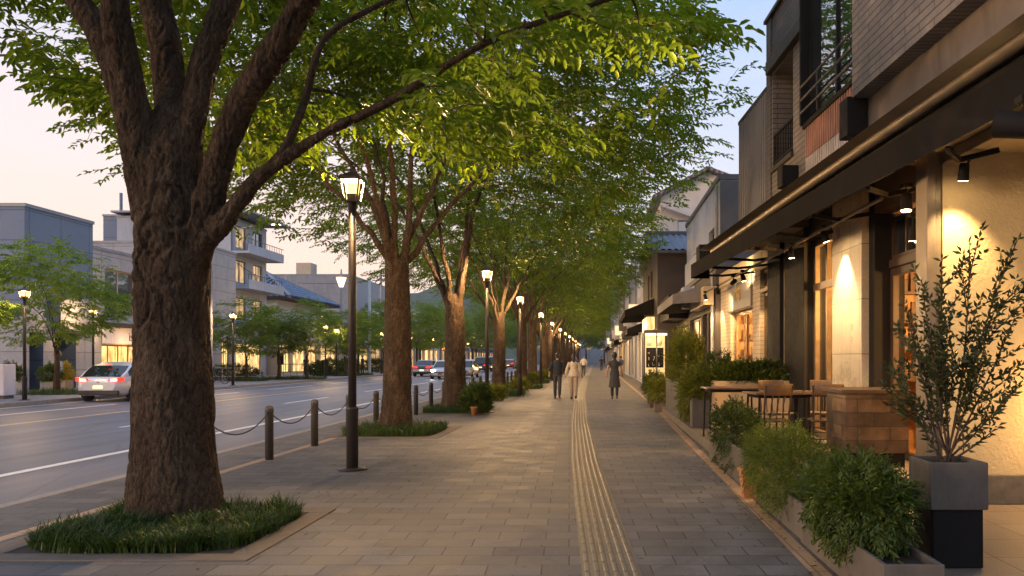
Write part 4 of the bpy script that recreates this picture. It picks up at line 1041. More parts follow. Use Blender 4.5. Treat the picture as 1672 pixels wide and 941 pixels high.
spot('spot lamp over the tiled column', SF @ Vector((su(1392), .42, 3.32)), SF @ Vector((su(1390), .10, 2.4)), 190, R(80))
spot('spot lamp over the glazed door', SF @ Vector((su(1340), .5, 3.28)), SF @ Vector((su(1340), .2, .2)), 150, R(85))
spot('pair spot lamp lighting the gold plaster above the sign, the higher one', SF @ Vector((su(1232), .5, 3.28)), SF @ Vector((su(1225), .0, 3.7)), 70, R(110))
spot('spot lamp pointing down at the grey sign panel', SF @ Vector((su(1203), .5, 3.26)), SF @ Vector((su(1190), .0, 2.4)), 140, R(90))
spot('spot lamp at the far end of the awning over the cream brick pier', SF @ Vector((su(1180), .5, 3.26)), SF @ Vector((su(1178), .0, 1.6)), 140, R(90))
spot('spot lamp before the narrow window between sign and black pillar', SF @ Vector((su(1250), .5, 3.28)), SF @ Vector((su(1250), .05, 1.6)), 130, R(90))
spot('big black flood lamp on the near end of the awning edge', P(1660, 205, 5.6), (-.6, 9.0, 4.6), 3200, R(27), L=.26, r=.10, arm=Vector((.06, 0, .16)), blend=.8)
t = thing('wall_lamp', 'low glowing wall lamp on the stucco wall past the edge of the picture', 'wall lamp', (4.95, 8.14, 1.0))
b = MB(); b.box(4.85, 5.05, 8.12, 8.197, .86, 1.2); b.build('back_plate', m_black, t, .01)
b = MB(); b.lathe([(0, .92), (.07, .92), (.07, 1.14), (0, 1.14)], 14, (4.95, 8.04)); b.build('light_glass', m_lampf, t)
lt = point_light('wall_light', (4.95, 7.90, 1.03), 42, (1, .58, .20), .08)
# ------------------------------------------------------------------ other buildings
m_white = mat('white_render', (.52, .53, .57), .8, var=.08, scale=1.2, bmp=.15, bscale=20, dirt=.3)
m_pink = mat('cream_render', (.66, .58, .50), .8, var=.07, scale=1.0, bmp=.15, bscale=20, dirt=.2)
m_grey = mat('grey_render', (.30, .295, .30), .8, var=.12, scale=1.5, bmp=.15, bscale=15, dirt=.4)
m_lgrey = mat('light_grey_render', (.37, .395, .455), .8, var=.1, scale=1.3, bmp=.15, dirt=.35)
m_dgrey = mat('charcoal_cladding', (.075, .075, .08), .6, var=.2, scale=2, dirt=.3)
m_brown = mat('dark_brown_boards', (.055, .042, .036), .7, var=.25, scale=2.5, dirt=.3)
m_panel = brick_mat('concrete_panels', (.33, .325, .345), (.37, .365, .385), (.16, .155, .165), 1.8, .9, .02, .8, .4, .01, offset=0, var=.18)
m_bluep = brick_mat('blue_grey_panels', (.105, .155, .24), (.12, .17, .26), (.06, .09, .13), 2.2, 1.4, .03, .6, .4, .01, offset=0, var=.15)
m_tan = m_tan
m_beige = mat('beige_render', (.46, .38, .29), .8, var=.12, scale=1.2, dirt=.35)
m_roofm = mat('roof_tin', (.20, .22, .26), .5, .3, var=.15, scale=1.5, dirt=.4)
def tile_roof_mat(name, col, pitch=.30, row=.30):
    m, nt, b = _base(name); uv = coord(nt, 'UV')
    w1 = _n(nt, 'ShaderNodeTexWave', wave_type='BANDS', bands_direction='X', wave_profile='SIN'); w1.inputs['Scale'].default_value = 2 * math.pi / (20 * pitch); nt.links.new(uv, w1.inputs[0])
    w2 = _n(nt, 'ShaderNodeTexWave', wave_type='BANDS', bands_direction='Y', wave_profile='SAW'); w2.inputs['Scale'].default_value = 2 * math.pi / (20 * row); nt.links.new(uv, w2.inputs[0])
    f = noise_tex(nt, coord(nt), 3, 5, .7)
    col_ = ramp(nt, f, [(.3, mul(col, .65)), (.7, mul(col, 1.35))]); col_ = mixc(nt, 1.0, col_, ramp(nt, w1.outputs['Fac'], [(.15, .45), (.5, 1.0)]), 'MULTIPLY')
    nt.links.new(col_, b.inputs['Base Color']); b.inputs['Roughness'].default_value = .45
    ad = _n(nt, 'ShaderNodeMath', operation='MULTIPLY_ADD'); ad.inputs[1].default_value = .4; nt.links.new(w2.outputs['Fac'], ad.inputs[0]); nt.links.new(w1.outputs['Fac'], ad.inputs[2])
    bump(nt, b, ad.outputs[0], .9, .06); return m
m_tileroof = mat('blue_grey_roof_tile', (.115, .145, .20), .4, var=.45, scale=7, dirt=.3); m_tilebig = tile_roof_mat('blue_roof_tile', (.13, .20, .32), .6, .5)
m_redroof = tile_roof_mat('brown_roof_tile', (.20, .15, .14))
m_lit = emat('lit_window_warm', (1.0, .60, .22), .75, col2=(.16, .07, .02), scale=1.6)
m_lit2 = emat('lit_window_yellow', (1.0, .64, .25), .75, col2=(.30, .14, .04), scale=1.3)
m_litdim = emat('lit_window_dim', (.75, .48, .22), .45, col2=(.08, .05, .03), scale=1.6)
m_winf = mat('window_frame_dark', (.05, .05, .055), .5, var=.1); m_winl = mat('window_frame_light', (.45, .44, .43), .5, var=.1)
m_gsky = glass_mat('upper_window_glass', (.03, .04, .05), ior=2.4)
m_red = emat('red_sign', (1.0, .12, .16), 1.6); m_orange = emat('orange_shop_light', (1.0, .40, .12), 1.6); m_litwhite = emat('white_sign_light', (1.0, .72, .42), .55)
m_wsign = mat('pale_sign', (.62, .60, .68), .6, var=.05); m_ink = mat('sign_ink', (.06, .035, .035), .6)
def building(lab, T, u0, u1, depth, h, wm, wins, glassm, floors=(), name='building', cat='building', loc=None, roof='flat', fm=None, extra=None, coping=None, wdepth=.22, cols=2):
    """box with a real openings front; wins = (u0,u1,z0,z1,pane,partname)"""
    t = thing(name, lab, cat, loc if loc is not None else T @ Vector(((u0 + u1) / 2, 0, 0)))
    b = MB(T); wall_holes(b, u0, u1, 0, h, [w_[:4] for w_ in wins], wdepth, 0, 0)
    b.box(u0, u1, -depth, 0, -.1, h, 0, omit='y1'); b.build('wall', wm, t, recalc=False)
    for w_ in wins:
        window_part(T, t, w_[0], w_[1], w_[2], w_[3], -wdepth + .03, w_[6] if len(w_) > 6 else (fm or m_winf), w_[4], w_[5] if len(w_) > 5 else 'window', w_[7] if len(w_) > 7 else cols, 1, .07, .06)
    rb = random.Random(int(u1 * 31 + h * 17 + depth))
    if u1 - u0 > 6 and wins:
        b = MB(T); u = u0 + rb.uniform(.12, .3); b.tube([(u, .07, .1), (u, .07, h - .1)], .05, 8); b.build('downpipe', m_grey, t)
        for k in range(2):
            z = rb.choice((3.3, 3.5)); u = rb.uniform(u0 + 1, u1 - 1)
            if any(w_[0] - .9 < u < w_[1] + .1 and w_[2] < z + .7 and w_[3] > z for w_ in wins): continue
            b = MB(T); b.box(u, u + .8, .02, .34, z, z + .58); o = b.build('air_conditioner', m_lgrey, t, .02); b = MB(T); b.tube([(u + .32, .341, z + .29), (u + .32, .352, z + .29)], .22, 16); po = b.build('fan_grille', m_dgrey, None, loc=t.location); po.location = (0, 0, 0); po.parent = o
    if roof == 'flat':
        b = MB(T); b.box(u0 - .05, u1 + .05, -depth - .05, .06, h + .002, h + .16); b.build('coping', coping or m_roofm, t)
    return t
def grid(u0, u1, n, w, rows, pane, name='window', lit=None, rng=None):
    out = []
    for (z0, z1) in rows:
        for i in range(n):
            c = u0 + (u1 - u0) * (i + .5) / n
            p = pane if not (lit and rng and rng.random() < lit[1]) else lit[0]
            out.append((c - w / 2, c + w / 2, z0, z1, p, name))
    return out
def awning(T, par, u0, u1, z, drop, out, m, name='awning'):
    b = MB(T); b.add([(u0, .01, z), (u1, .01, z), (u1, out, z - drop), (u0, out, z - drop)], [[0, 1, 2, 3]]); b.add([(u0, out, z - drop), (u1, out, z - drop), (u1, out, z - drop - .28), (u0, out, z - drop - .28)], [[0, 1, 2, 3]])
    b.add([(u0, .01, z), (u0, out, z - drop), (u0, out, z - drop - .28), (u0, .01, z - drop - .2)], [[0, 1, 2, 3]]); b.add([(u1, .01, z), (u1, out, z - drop), (u1, out, z - drop - .28), (u1, .01, z - drop - .2)], [[0, 1, 2, 3]])
    return b.build(name, m, par, recalc=False)
rng = random.Random(4)
# --- right side, beyond the corner shop
RX = 3.45
F1 = frame(RX, 23.2, 0)
t = building('low black shop front with grey awning and dark glass beyond the corner shop', F1, 0, 11.0, 6, 4.1, m_brown,
    [(.4, 1.5, .5, 2.9, m_glass), (1.7, 2.9, .15, 2.9, m_glass, 'door'), (3.3, 6.4, .5, 2.9, m_litdim), (7.0, 10.4, .5, 2.8, m_lit)], m_glass, coping=m_dgrey)
awning(F1, t, .6, 6.6, 3.75, .35, 1.2, mat('grey_awning_cloth', (.16, .15, .145), .8, var=.15))
b = MB(F1); b.box(-.0, 3.2, .05, .35, 3.05, 3.6); b.build('metal_fascia', m_plast, t, .01)
b = MB(F1); b.box(6.8, 10.8, .02, .75, 3.0, 3.9); b.build('sign_box', m_black, t, .01)
b = MB(F1); b.box(3.0, 9.0, -1.4, -.1, 4.27, 5.25); b.build('roof_screen', m_lgrey, t)
point_light('shop_glow', F1 @ Vector((8.5, 1.2, 2.6)), 40, (1, .62, .28), .25)
# glass display case
DCX, DCY = 1.86, 31.6
t = thing('display_case', 'tall lit glass display case with a black poster, standing before the dark shops', 'display case', (DCX + .5, DCY + .5, 0))
b = MB(); b.box(DCX, DCX + .98, DCY, DCY + 1.3, 0, .42); b.build('plinth', m_dgrey, t, .01)
b = MB(); b.box(DCX, DCX + .98, DCY, DCY + 1.3, 2.5, 2.62); 
for x in (DCX + .02, DCX + .50, DCX + .95):
    for y in (DCY + .02, DCY + 1.27): b.box(x - .02, x + .03, y - .02, y + .03, .42, 2.5)
b.build('case_frame', m_winf, t)
b = MB(); b.box(DCX + .06, DCX + .92, DCY + 1.05, DCY + 1.10, .45, 2.47); b.build('back_panel', emat('case_back_lit', (1.0, .66, .28), .42), t)
b = MB(); b.box(DCX + .06, DCX + .92, DCY + .1, DCY + 1.0, 2.42, 2.48); b.build('case_light', emat('case_lamp', (1.0, .7, .36), 2.0), t)
b = MB(); b.box(DCX + .10, DCX + .80, DCY + .28, DCY + .31, 1.12, 1.92); po = b.build('poster', m_black, t)
b = MB(); rr = random.Random(3)
for i in range(7):
    x = DCX + .20 + (i % 3) * .2; z = 1.25 + (i // 3) * .25; b.tube([(x + rr.uniform(-.05, .05), DCY + .272, z + rr.uniform(-.1, .1)) for _ in range(3)] , .012, 5)
b.build('chalk_strokes', m_winl, po)
b = MB()
for x, z, h in ((.2, .46, .35), (.45, .46, .22), (.7, .46, .5), (.25, 2.0, .3), (.65, 2.0, .36)): b = MB(); b.lathe([(0, 0), (.09, 0), (.12, h * .5), (.05, h), (0, h)], 10, (DCX + x, DCY + .6), z0=z); b.build('shown_jar', m_pink, t)
point_light('case_glow', (DCX + .45, DCY - .25, 1.9), 10, (1, .75, .4), .2)
# dark house with tiled roof
F2 = frame(2.62, 34.6, 0)
t = thing('tiled_house', 'dark brown house with a blue grey tiled roof and lit upper window', 'house', (4, 37, 0))
b = MB(F2); wall_holes(b, 0, 10.5, 0, 6.15, [(3.0, 4.2, 4.4, 5.7), (5.4, 6.6, 4.4, 5.7), (1.0, 4.0, .3, 2.7), (5.0, 9.5, .3, 2.7)], .2); b.box(0, 10.5, -5, 0, 0, 6.15, 0, omit='y1'); b.build('wall', m_brown, t, recalc=False)
for w_, p, nm in (((3.0, 4.2, 4.4, 5.7), m_lit, 'window'), ((5.4, 6.6, 4.4, 5.7), m_lit2, 'window'), ((1.0, 4.0, .3, 2.7), m_lit, 'shop_window'), ((5.0, 9.5, .3, 2.7), m_lit2, 'shop_window')): window_part(F2, t, *w_, -.15, m_dwood, p, nm, 3)
b = MB(F2); zr = 7.25
nd, nu_ = 120, 66; gv = []
for i in range(nu_ + 1):
    uq = i / nu_; row = (uq * 11.0) % 1.0
    for j in range(nd + 1):
        dd = -5.2 + 5.55 * j / nd; gv.append((-.45 + 3.05 * uq, dd, 6.14 + (zr - 6.12) * uq + .032 * math.sin(dd * 2 * math.pi / .28) + .035 * (1 - row)))
b.add(gv, [[i * (nd + 1) + j, i * (nd + 1) + j + 1, (i + 1) * (nd + 1) + j + 1, (i + 1) * (nd + 1) + j] for i in range(nu_) for j in range(nd)]); b.add([(10.9, -5.2, 6.1), (10.9, .35, 6.1), (2.6, .35, zr), (2.6, -5.2, zr)], [[0, 1, 2, 3]])
b.build('roof', m_tileroof, t, recalc=False)
b = MB(F2); b.box(2.42, 2.78, -5.3, .42, zr - .02, zr + .16); b.box(-.5, -.42, -5.2, .4, 6.0, 6.13); [b.obox((-.45, q, 6.16), (2.6, q, zr + .06), .16, .12) for q in (.3, -5.1)]; b.build('ridge', m_dgrey, t, .02)
b = MB(F2); b.add([(0, .0, 6.15), (10.5, .0, 6.15), (2.6, .0, zr - .06)], [[0, 1, 2]]); b.add([(0, -5, 6.15), (10.5, -5, 6.15), (2.6, -5, zr - .06)], [[0, 1, 2]]); b.build('gable', m_brown, t, recalc=False)
awning(F2, t, 2.0, 9.5, 4.25, .55, 1.35, m_canvas)
b = MB(F2); b.box(1.0, 4.5, .05, .4, 2.8, 3.35); b.build('sign_lightbox', m_lit2, t)
point_light('shop_glow', F2 @ Vector((3.5, 1.0, 2.5)), 45, (1, .62, .28), .3); point_light('shop_glow', F2 @ Vector((8.0, 1.0, 2.5)), 45, (1, .62, .28), .3)
# grey box building behind the corner shop
T3 = frame(3.75, 24.3, 0)
t = building('grey rendered box building with a dark end wall rising behind the corner shop roof', T3, 0, 9.0, 5, 6.95, m_lgrey, [(1.2, 2.4, 4.6, 5.7, m_glass), (5.6, 6.6, 4.4, 5.5, m_gsky)], m_glass, coping=m_dgrey)
b = MB(T3); b.box(-.06, -.004, -5, .0, 4.2, 6.9); b.build('dark_end_wall', m_dgrey, t)
b = MB(T3); b.box(.2, 1.0, .0, .6, 4.15, 5.0); b.build('roof_unit', m_black, t)
# big cream gabled house behind
t = thing('gabled_house', 'tall cream house with low pitched brown roof seen over the shops', 'house', (8, 46, 0))
T4 = front_frame(0, 45)
b = MB(T4); gx0, gx1, gp, ze, zp = 3.6, 10.2, 6.2, 10.6, 12.0
wall_holes(b, gx0, gx1, 0, ze, [(4.55, 5.6, 8.4, 9.3)], .25); b.add([(gx0, 0, ze), (gx1, 0, ze), (gp, 0, zp)], [[0, 1, 2]])
b.add([(gx0, 0, 0), (gx0, -9, 0), (gx0, -9, ze), (gx0, 0, ze)], [[0, 1, 2, 3]]); b.add([(gx1, 0, 0), (gx1, -9, 0), (gx1, -9, ze), (gx1, 0, ze)], [[0, 1, 2, 3]]); b.build('wall', m_pink, t, recalc=False)
window_part(T4, t, 4.55, 5.6, 8.4, 9.3, -.2, m_winl, m_gsky)
b = MB(T4)
for (xa, za, xb, zb) in ((gx0 - .5, ze - .16, gp, zp + .06), (gx1 + .6, ze - .2, gp, zp + .06)):
    b.add([(xa, .5, za), (xb, .5, zb), (xb, -9, zb), (xa, -9, za), (xa, .5, za + .18), (xb, .5, zb + .18), (xb, -9, zb + .18), (xa, -9, za + .18)], [[0, 1, 2, 3], [4, 5, 6, 7], [0, 1, 5, 4], [2, 3, 7, 6], [0, 3, 7, 4]])
b.build('roof', m_redroof, t, recalc=False)
b = MB(T4); b.add([(3.5, .55, 10.0), (5.8, .55, 9.2), (5.8, .002, 9.35), (3.5, .002, 10.15)], [[0, 1, 2, 3]]); b.box(3.9, 5.7, .003, .3, 7.0, 8.2); b.build('lower_gable', m_white, t, recalc=False)
# the row running away down the street
RB = [(45.4, 9, 7.9, m_white, 'white two storey building with tall dark upper windows past the tiled house', 4, 2),
      (54.7, 9, 8.8, m_lgrey, 'pale grey building with awning, second beyond the tiled house', 3, 2),
      (64.0, 12, 8.2, m_white, 'white building with three upper windows, third beyond the tiled house', 3, 2),
      (76.3, 13, 9.6, m_beige, 'beige building, fourth beyond the tiled house', 4, 2), (89.6, 14, 8.6, m_lgrey, 'grey building, fifth beyond the tiled house', 4, 2),
      (104, 18, 11, m_white, 'white taller building far along the shopping side', 5, 3), (122.5, 22, 9.5, m_grey, 'dark grey building far along the shopping side', 5, 2),
      (145, 26, 12, m_lgrey, 'pale building near the far end of the shopping side', 6, 3), (171.5, 34, 11, m_beige, 'last beige building at the end of the shopping side', 6, 2)]
for i, (y, L, h, m, lab, n, fl) in enumerate(RB):
    T = frame(2.75 - .004 * (y - 45), y, 0); rows = [(3.9 + 2.6 * f, 5.5 + 2.6 * f) for f in range(fl) if 5.5 + 2.6 * f < h - .5]
    ws = grid(.3, L - .3, n, L / n * .42, rows, m_gsky, lit=(m_litdim, .2), rng=rng)
    k = max(2, int(L / 3.2))
    for j in range(k):
        c = .3 + (L - .6) * (j + .5) / k; w_ = (L / k) * .36; ws.append((c - w_, c + w_, .2 if j % 2 else .6, 2.75, (m_lit, m_lit2, m_litdim)[(i + j) % 3], 'shop_window'))
    t = building(lab, T, 0, L, 9, h, m, ws, m_gsky)
    if i % 3 != 2: awning(T, t, .5, L * .8, 3.6, .4, 1.0, (m_canvas, m_dgrey, m_lgrey)[i % 3])
    else: 
        b = MB(T); b.box(.4, L - .4, .02, .6, 3.0, 3.5); b.build('fascia_sign', m_dgrey, t)
    b = MB(T); b.box(L * .55, L * .55 + .12, .05, .75, 3.9, 4.9); b.build('hanging_sign', (m_litwhite, m_wsign, m_dgrey)[i % 3], t)
    if i < 6: point_light('shop_glow', T @ Vector((L * .4, 1.1, 2.7)), 70 + 10 * i, (1, .62, .28), .4)
T = frame(0, 235, 0); t = building('far pale building closing the end of the street', front_frame(-6, 235), -14, 16, 10, 7, m_lgrey, grid(-13, 15, 6, 2, [(3.9, 5.4)], m_litdim), m_gsky)
# --- across the street
def Lf(x, y): return frame(x, y, 0, False)
T = Lf(-26.6, 37.0)
t = building('big blue grey panel building with dark garage openings at its foot', T, 0, 5.0, 16, 8.55, m_bluep, [(.25, 1.2, .0, 2.7, m_dgrey, 'garage_door'), (2.0, 3.6, .0, 2.75, m_black, 'garage_door')], m_gsky, wdepth=.9)
b = MB(T); wall_holes(b, -.02, 5.02, 0, 3.4, [(.25, 1.2, .0, 2.7), (2.0, 3.6, .0, 2.75)], .03, .03); b.box(-.02, 5.02, -15.98, .028, -.1, 3.4, 0, omit='y1 t'); b.build('concrete_base', m_panel, t, recalc=False)
b = MB(T); b.box(1.7, 4.2, .035, .5, 2.85, 4.5); b.build('grey_overhang', mat('blue_grey_plaster', (.24, .24, .27), .8, var=.1), t)
b = MB(T); b.box(1.5, 4.0, -9, -6, 8.72, 9.5); b.build('roof_plant', m_bluep, t)
T = Lf(-27.4, 42.12)
t = building('pale concrete panel building with wide upper window and lit cafe at street level', T, 0, 11.0, 12, 7.45, m_panel,
   [(2.2, 5.4, 3.95, 6.5, m_gsky, 'window', m_beige, 2), (1.9, 5.8, .1, 2.25, m_lit, 'shop_window', m_dwood, 4), (7.6, 10.2, .1, 2.6, m_lit2, 'shop_window', m_dwood, 2)], m_gsky, wdepth=.35)
b = MB(T); b.box(2.0, 5.6, .03, .12, 3.5, 3.92); b.build('balcony_panel', m_lgrey, t, .01)
b = MB(T); b.box(1.7, 6.0, .03, .5, 3.28, 3.46); b.build('canopy', m_brown, t)
b = MB(T); b.box(1.9, 5.6, .04, .12, 2.32, 3.24); sg = b.build('sign_board', m_wsign, t)
def text_part(s, par, T, u, d, z, size, m, flip=False, name='lettering'):
    cu_ = bpy.data.curves.new(name, 'FONT'); cu_.body = s; cu_.size = size; cu_.extrude = .008; cu_.align_x = 'CENTER'
    tmp = bpy.data.objects.new('tmp', cu_); C.objects.link(tmp); dg = bpy.context.evaluated_depsgraph_get(); me = bpy.data.meshes.new_from_object(tmp.evaluated_get(dg)); bpy.data.objects.remove(tmp)
    me.materials.clear(); me.materials.append(m); o = link(name, me, par)
    # letters read left to right for someone looking at the front
    ax = Vector((T[0][0], T[1][0], 0)) * (-1 if flip else 1); nx = Vector((T[0][1], T[1][1], 0)); p = T @ Vector((u, d, z)) - parent_loc(par)
    o.matrix_local = Matrix(((ax.x, 0, nx.x, p.x), (ax.y, 0, nx.y, p.y), (0, 1, 0, p.z), (0, 0, 0, 1))); return o
text_part('iso', sg, T, 4.65, .135, 2.5, .72, m_ink)
b = MB(T); b.box(.2, .35, .02, .12, .0, 7.0); b.build('downpipe', m_lgrey, t)
point_light('cafe_glow', T @ Vector((3.8, 1.0, 2.0)), 60, (1, .55, .2), .3); point_light('wall_light', T @ Vector((1.0, .5, 2.9)), 25, (1, .62, .25), .1)
T = Lf(-27.0, 53.3)
t = building('taller concrete building with narrow dark window beside the huge trunk', T, 0, 6.2, 12, 9.2, m_panel, [(1.0, 2.6, 5.0, 7.6, m_gsky), (4.0, 5.4, .1, 2.7, m_lit2, 'shop_window')], m_gsky, wdepth=.3)
t = building('pale blue water tower block on the roofs behind the concrete building', front_frame(-37.5, 64), -2.2, 1.8, 5, 12.9, m_bluep, [], m_gsky, name='tower_block')
b = MB(); b.box(-38.5, -36.2, 66, 68, 13.06, 14.2); b.box(-39, -38.85, 65, 65.2, 13.06, 15); b.build('roof_plant', m_bluep, t)
# apartment block with balconies
T = Lf(-29.0, 63.0)
ws = grid(.2, 6.6, 2, 1.9, [(4.6, 6.4), (7.6, 9.4), (10.4, 12.2)], m_litdim, 'balcony_window', (m_gsky, .5), rng) + [(.4, 5.8, .2, 2.7, m_lit2, 'shop_window')]
t = building('blue white apartment block with stacked balconies and roof terrace', T, 0, 6.8, 9, 12.6, m_lgrey, ws, m_gsky)
for z in (4.2, 7.2, 10.0):
    b = MB(T); b.box(-.1, 6.9, .01, 1.5, z - .18, z); b.box(-.1, 6.9, 1.45, 1.5, z, z + .55); b.build('balcony', m_lgrey, t)
    b = MB(T); b.box(-.1, 6.9, 1.46, 1.49, z + .95, z + 1.0); [b.box(u, u + .03, 1.46, 1.49, z + .55, z + .95) for u in np.arange(-.1, 6.9, .5)]; b.build('balcony_rail', m_winf, t)
b = MB(T); b.box(-.5, 7.3, -9.2, 1.9, 12.95, 13.1); b.build('roof_slab', m_roofm, t)
# white house with big blue tiled roof
t = thing('tiled_house', 'broad low house with sweeping blue tiled hip roof across the street', 'house', (-37, 82, 0))
b = MB(); b.box(-45, -30.5, 76, 88, 0, 7.4); b.build('wall', m_white, t)
b = MB(); a = [(-46.5, 74.5, 7.3), (-28.8, 74.5, 7.3), (-28.8, 89.5, 7.3), (-46.5, 89.5, 7.3)]; r0, r1 = (-42.5, 82, 10.2), (-34.0, 82, 10.2)
b.add([*a, r0, r1], [[0, 1, 5, 4], [1, 2, 5], [2, 3, 4, 5], [3, 0, 4]]); 
for k in range(30):
    x = a[0][0] + (a[1][0] - a[0][0]) * (k + .5) / 30; f = min(1, (x - a[0][0]) / (r0[0] - a[0][0]), (a[1][0] - x) / (a[1][0] - r1[0])); b.tube([(x, 74.4, 7.36), (x, 74.5 + 7.5 * f, 7.36 + 2.9 * f)], .11, 5)
for k in range(25):
    y = 74.5 + 15 * (k + .5) / 25; f = min(1, (y - 74.5) / 7.5, (89.5 - y) / 7.5); b.tube([(-28.7, y, 7.36), (-28.8 - 5.2 * f, y, 7.36 + 2.9 * f)], .11, 5)
b.build('roof', m_tilebig, t, recalc=False)
b = MB(); b.obox(Vector(r0), Vector(r1), .5, .5); [b.obox(Vector(p), Vector(q), .35, .3) for p, q in ((a[0], r0), (a[1], r1), (a[2], r1), (a[3], r0))]; b.build('ridge', m_roofm, t)
b = MB(); b.box(-46.4, -28.9, 74.6, 89.4, 7.08, 7.28); b.build('eaves', m_brown, t)
T = Lf(-28.2, 70.2)
building('low white shop with glowing cream windows and tan fascia behind the young trees', T, 0, 16.5, 3, 4.3, m_beige,
   [(.5, 3.0, .2, 2.8, m_lit2, 'shop_window', m_dwood, 3), (3.6, 6.8, .2, 2.8, m_lit2, 'shop_window', m_winl, 3), (7.4, 10.0, .2, 2.8, m_lit, 'shop_window', m_dwood, 2), (11, 15.8, .2, 2.8, m_lit2, 'shop_window', m_winl, 4)], m_gsky)
T = Lf(-27.5, 87.2)
building('white ribbed wall building with low tin roof beside the pale blue pole', T, 0, 15, 8, 6.4, ribbed_mat('white_ribbed_wall', (.50, .53, .58), .4, .6, 0, depth=.03),
   [(.8, 3.6, .2, 2.7, m_lit, 'shop_window'), (5, 8.5, .2, 2.7, m_lit2, 'shop_window'), (10, 14, .3, 2.7, m_litdim, 'shop_window')], m_gsky)
t = building('long slate grey hall with a box on its flat roof behind the tiled house', front_frame(-47, 118), -1.8, 10.2, 20, 13.8, m_roofm, [], m_gsky)
b = MB(); b.box(-44.8, -42.6, 118.5, 121, 13.97, 15.7); b.build('roof_box', m_beige, t)
LB = [(103, 14, 6.5, m_lgrey), (118, 16, 8.5, m_white), (135, 14, 7, m_grey), (150, 20, 10, m_lgrey), (171, 24, 9, m_beige), (196, 30, 11, m_white)]
for i, (y, L, h, m) in enumerate(LB):
    T = Lf(-26.5, y); k = max(3, int(L / 4)); ws = [(.5 + (L - 1) * (j + .1) / k, .5 + (L - 1) * (j + .8) / k, .2, 2.8, (m_lit2, m_lit, m_orange if i == 1 else m_litdim, m_lit2)[(i + j) % 4], 'shop_window') for j in range(k)]
    if h > 7: ws += grid(.5, L - .5, k, 1.6, [(4.4, 6.0)], m_gsky, 'window', (m_litdim, .3), rng)
    t = building('far shop building across the street with lit windows, %s past the white ribbed wall' % ORD[i], T, 0, L, 10, h, m, ws, m_gsky)
    b = MB(T); b.box(1, L * .6, .02, .4, 3.0, 3.6); b.build('fascia_sign', (m_red, m_dgrey, m_orange)[i % 3] if i < 3 else m_dgrey, t)
# ------------------------------------------------------------------ terrace, planters, plants, tables
b = MB(); b.box(1.79, 4.3, 12.2, 30.5, -.1, .15); tag(b.build('terrace_step', m_conc, bevel=.012), kind='structure')
b = MB(); b.box(2.62, 4.6, 8.52, 12.197, -.1, .148); tag(b.build('terrace_floor', m_court, bevel=.01), kind='structure')
m_bushA = leaf_mat('long_leaf_shrub', (.034, .058, .012), (.07, .108, .02), (.125, .165, .035), .4, 3)
m_bushB = leaf_mat('fine_yellow_shrub', (.045, .07, .010), (.085, .12, .016), (.15, .18, .025), .4, 4)
m_bushC = leaf_mat('dark_trailing_leaf', (.02, .036, .010), (.04, .065, .014), (.075, .105, .02), .3, 4)
m_bushD = leaf_mat('gold_green_shrub', (.075, .09, .012), (.13, .145, .018), (.21, .21, .03), .4, 4)
m_olive = leaf_mat('olive_leaf', (.022, .032, .012), (.048, .062, .02), (.095, .105, .04), .35, 5, .4)
m_stem = mat('twig_bark', (.06, .038, .024), .85, var=.3, scale=20, dirt=0)
m_terra = mat('terracotta', (.32, .135, .055), .8, var=.2, scale=8, dirt=.5)
m_tanbox = mat('tan_planter', (.32, .235, .145), .7, var=.12, scale=3, dirt=.35)
def bush(lab, c, r, n, seed, m, length=.16, nleaf=9, ll=.045, lw=.016, up=.35, trail=0, name='shrub', cat='shrub', group=None, floor=0.0, sx=1.0):
    rg = np.random.default_rng(seed); P_, F_ = [], []; c = np.array(c); r = np.array(r)
    while len(P_) < n:
        d = rg.normal(0, 1, 3); d /= np.linalg.norm(d)
        k = 1 + .30 * mnoise.noise((d[0] * 2.2 + seed, d[1] * 2.2, d[2] * 2.2)) + .12 * mnoise.noise((d[0] * 6 + seed, d[1] * 6, d[2] * 6))
        p = c + d * r * k * (rg.uniform(.45, 1) if rg.random() < .4 else rg.uniform(.82, 1.03))
        if p[2] < floor + .02: continue
        if trail and d[2] < .1 and rg.random() < .6: p[2] = max(floor + .02, p[2] - rg.uniform(0, trail))
        f = d * .8 + np.array([0, 0, up]) + rg.normal(0, .35, 3)
        if trail and p[2] < c[2]: f[2] -= .9
        P_.append(p); F_.append(f)
    P_ = np.array(P_); F_ = np.array(F_)
    u = np.tile([0, 0, 1.0], (n, 1)) + rg.normal(0, .5, (n, 3))
    V, F = sprays(P_ - F_ / np.linalg.norm(F_, axis=1, keepdims=True) * length * .5, F_, u, rg.uniform(.7, 1.3, n) * length, nleaf, ll, lw, rg, .2, splay=.8)
    V[:, 2] = np.maximum(V[:, 2], floor + .004)
    base = np.array([c[0], c[1], floor]); t = thing(name, lab, cat, tuple(base), group)
    np_mesh('foliage', V - base, F, m, t)
    k = min(26, n // 30); sg = []
    for i in range(k):
        p = P_[i * (n // k)]; q = base + np.array([rg.uniform(-.3, .3) * r[0], rg.uniform(-.6, .6) * r[1], .0]); s = np.linspace(0, 1, 4)[:, None]
        sg.append((q * (1 - s) + p * s + np.array([0, 0, .06]) * np.sin(s * 3.14), np.linspace(.007, .003, 4)))
    V, F = np_tubes(sg, 4); np_mesh('stems', V - base, F, m_stem, t, True); return t
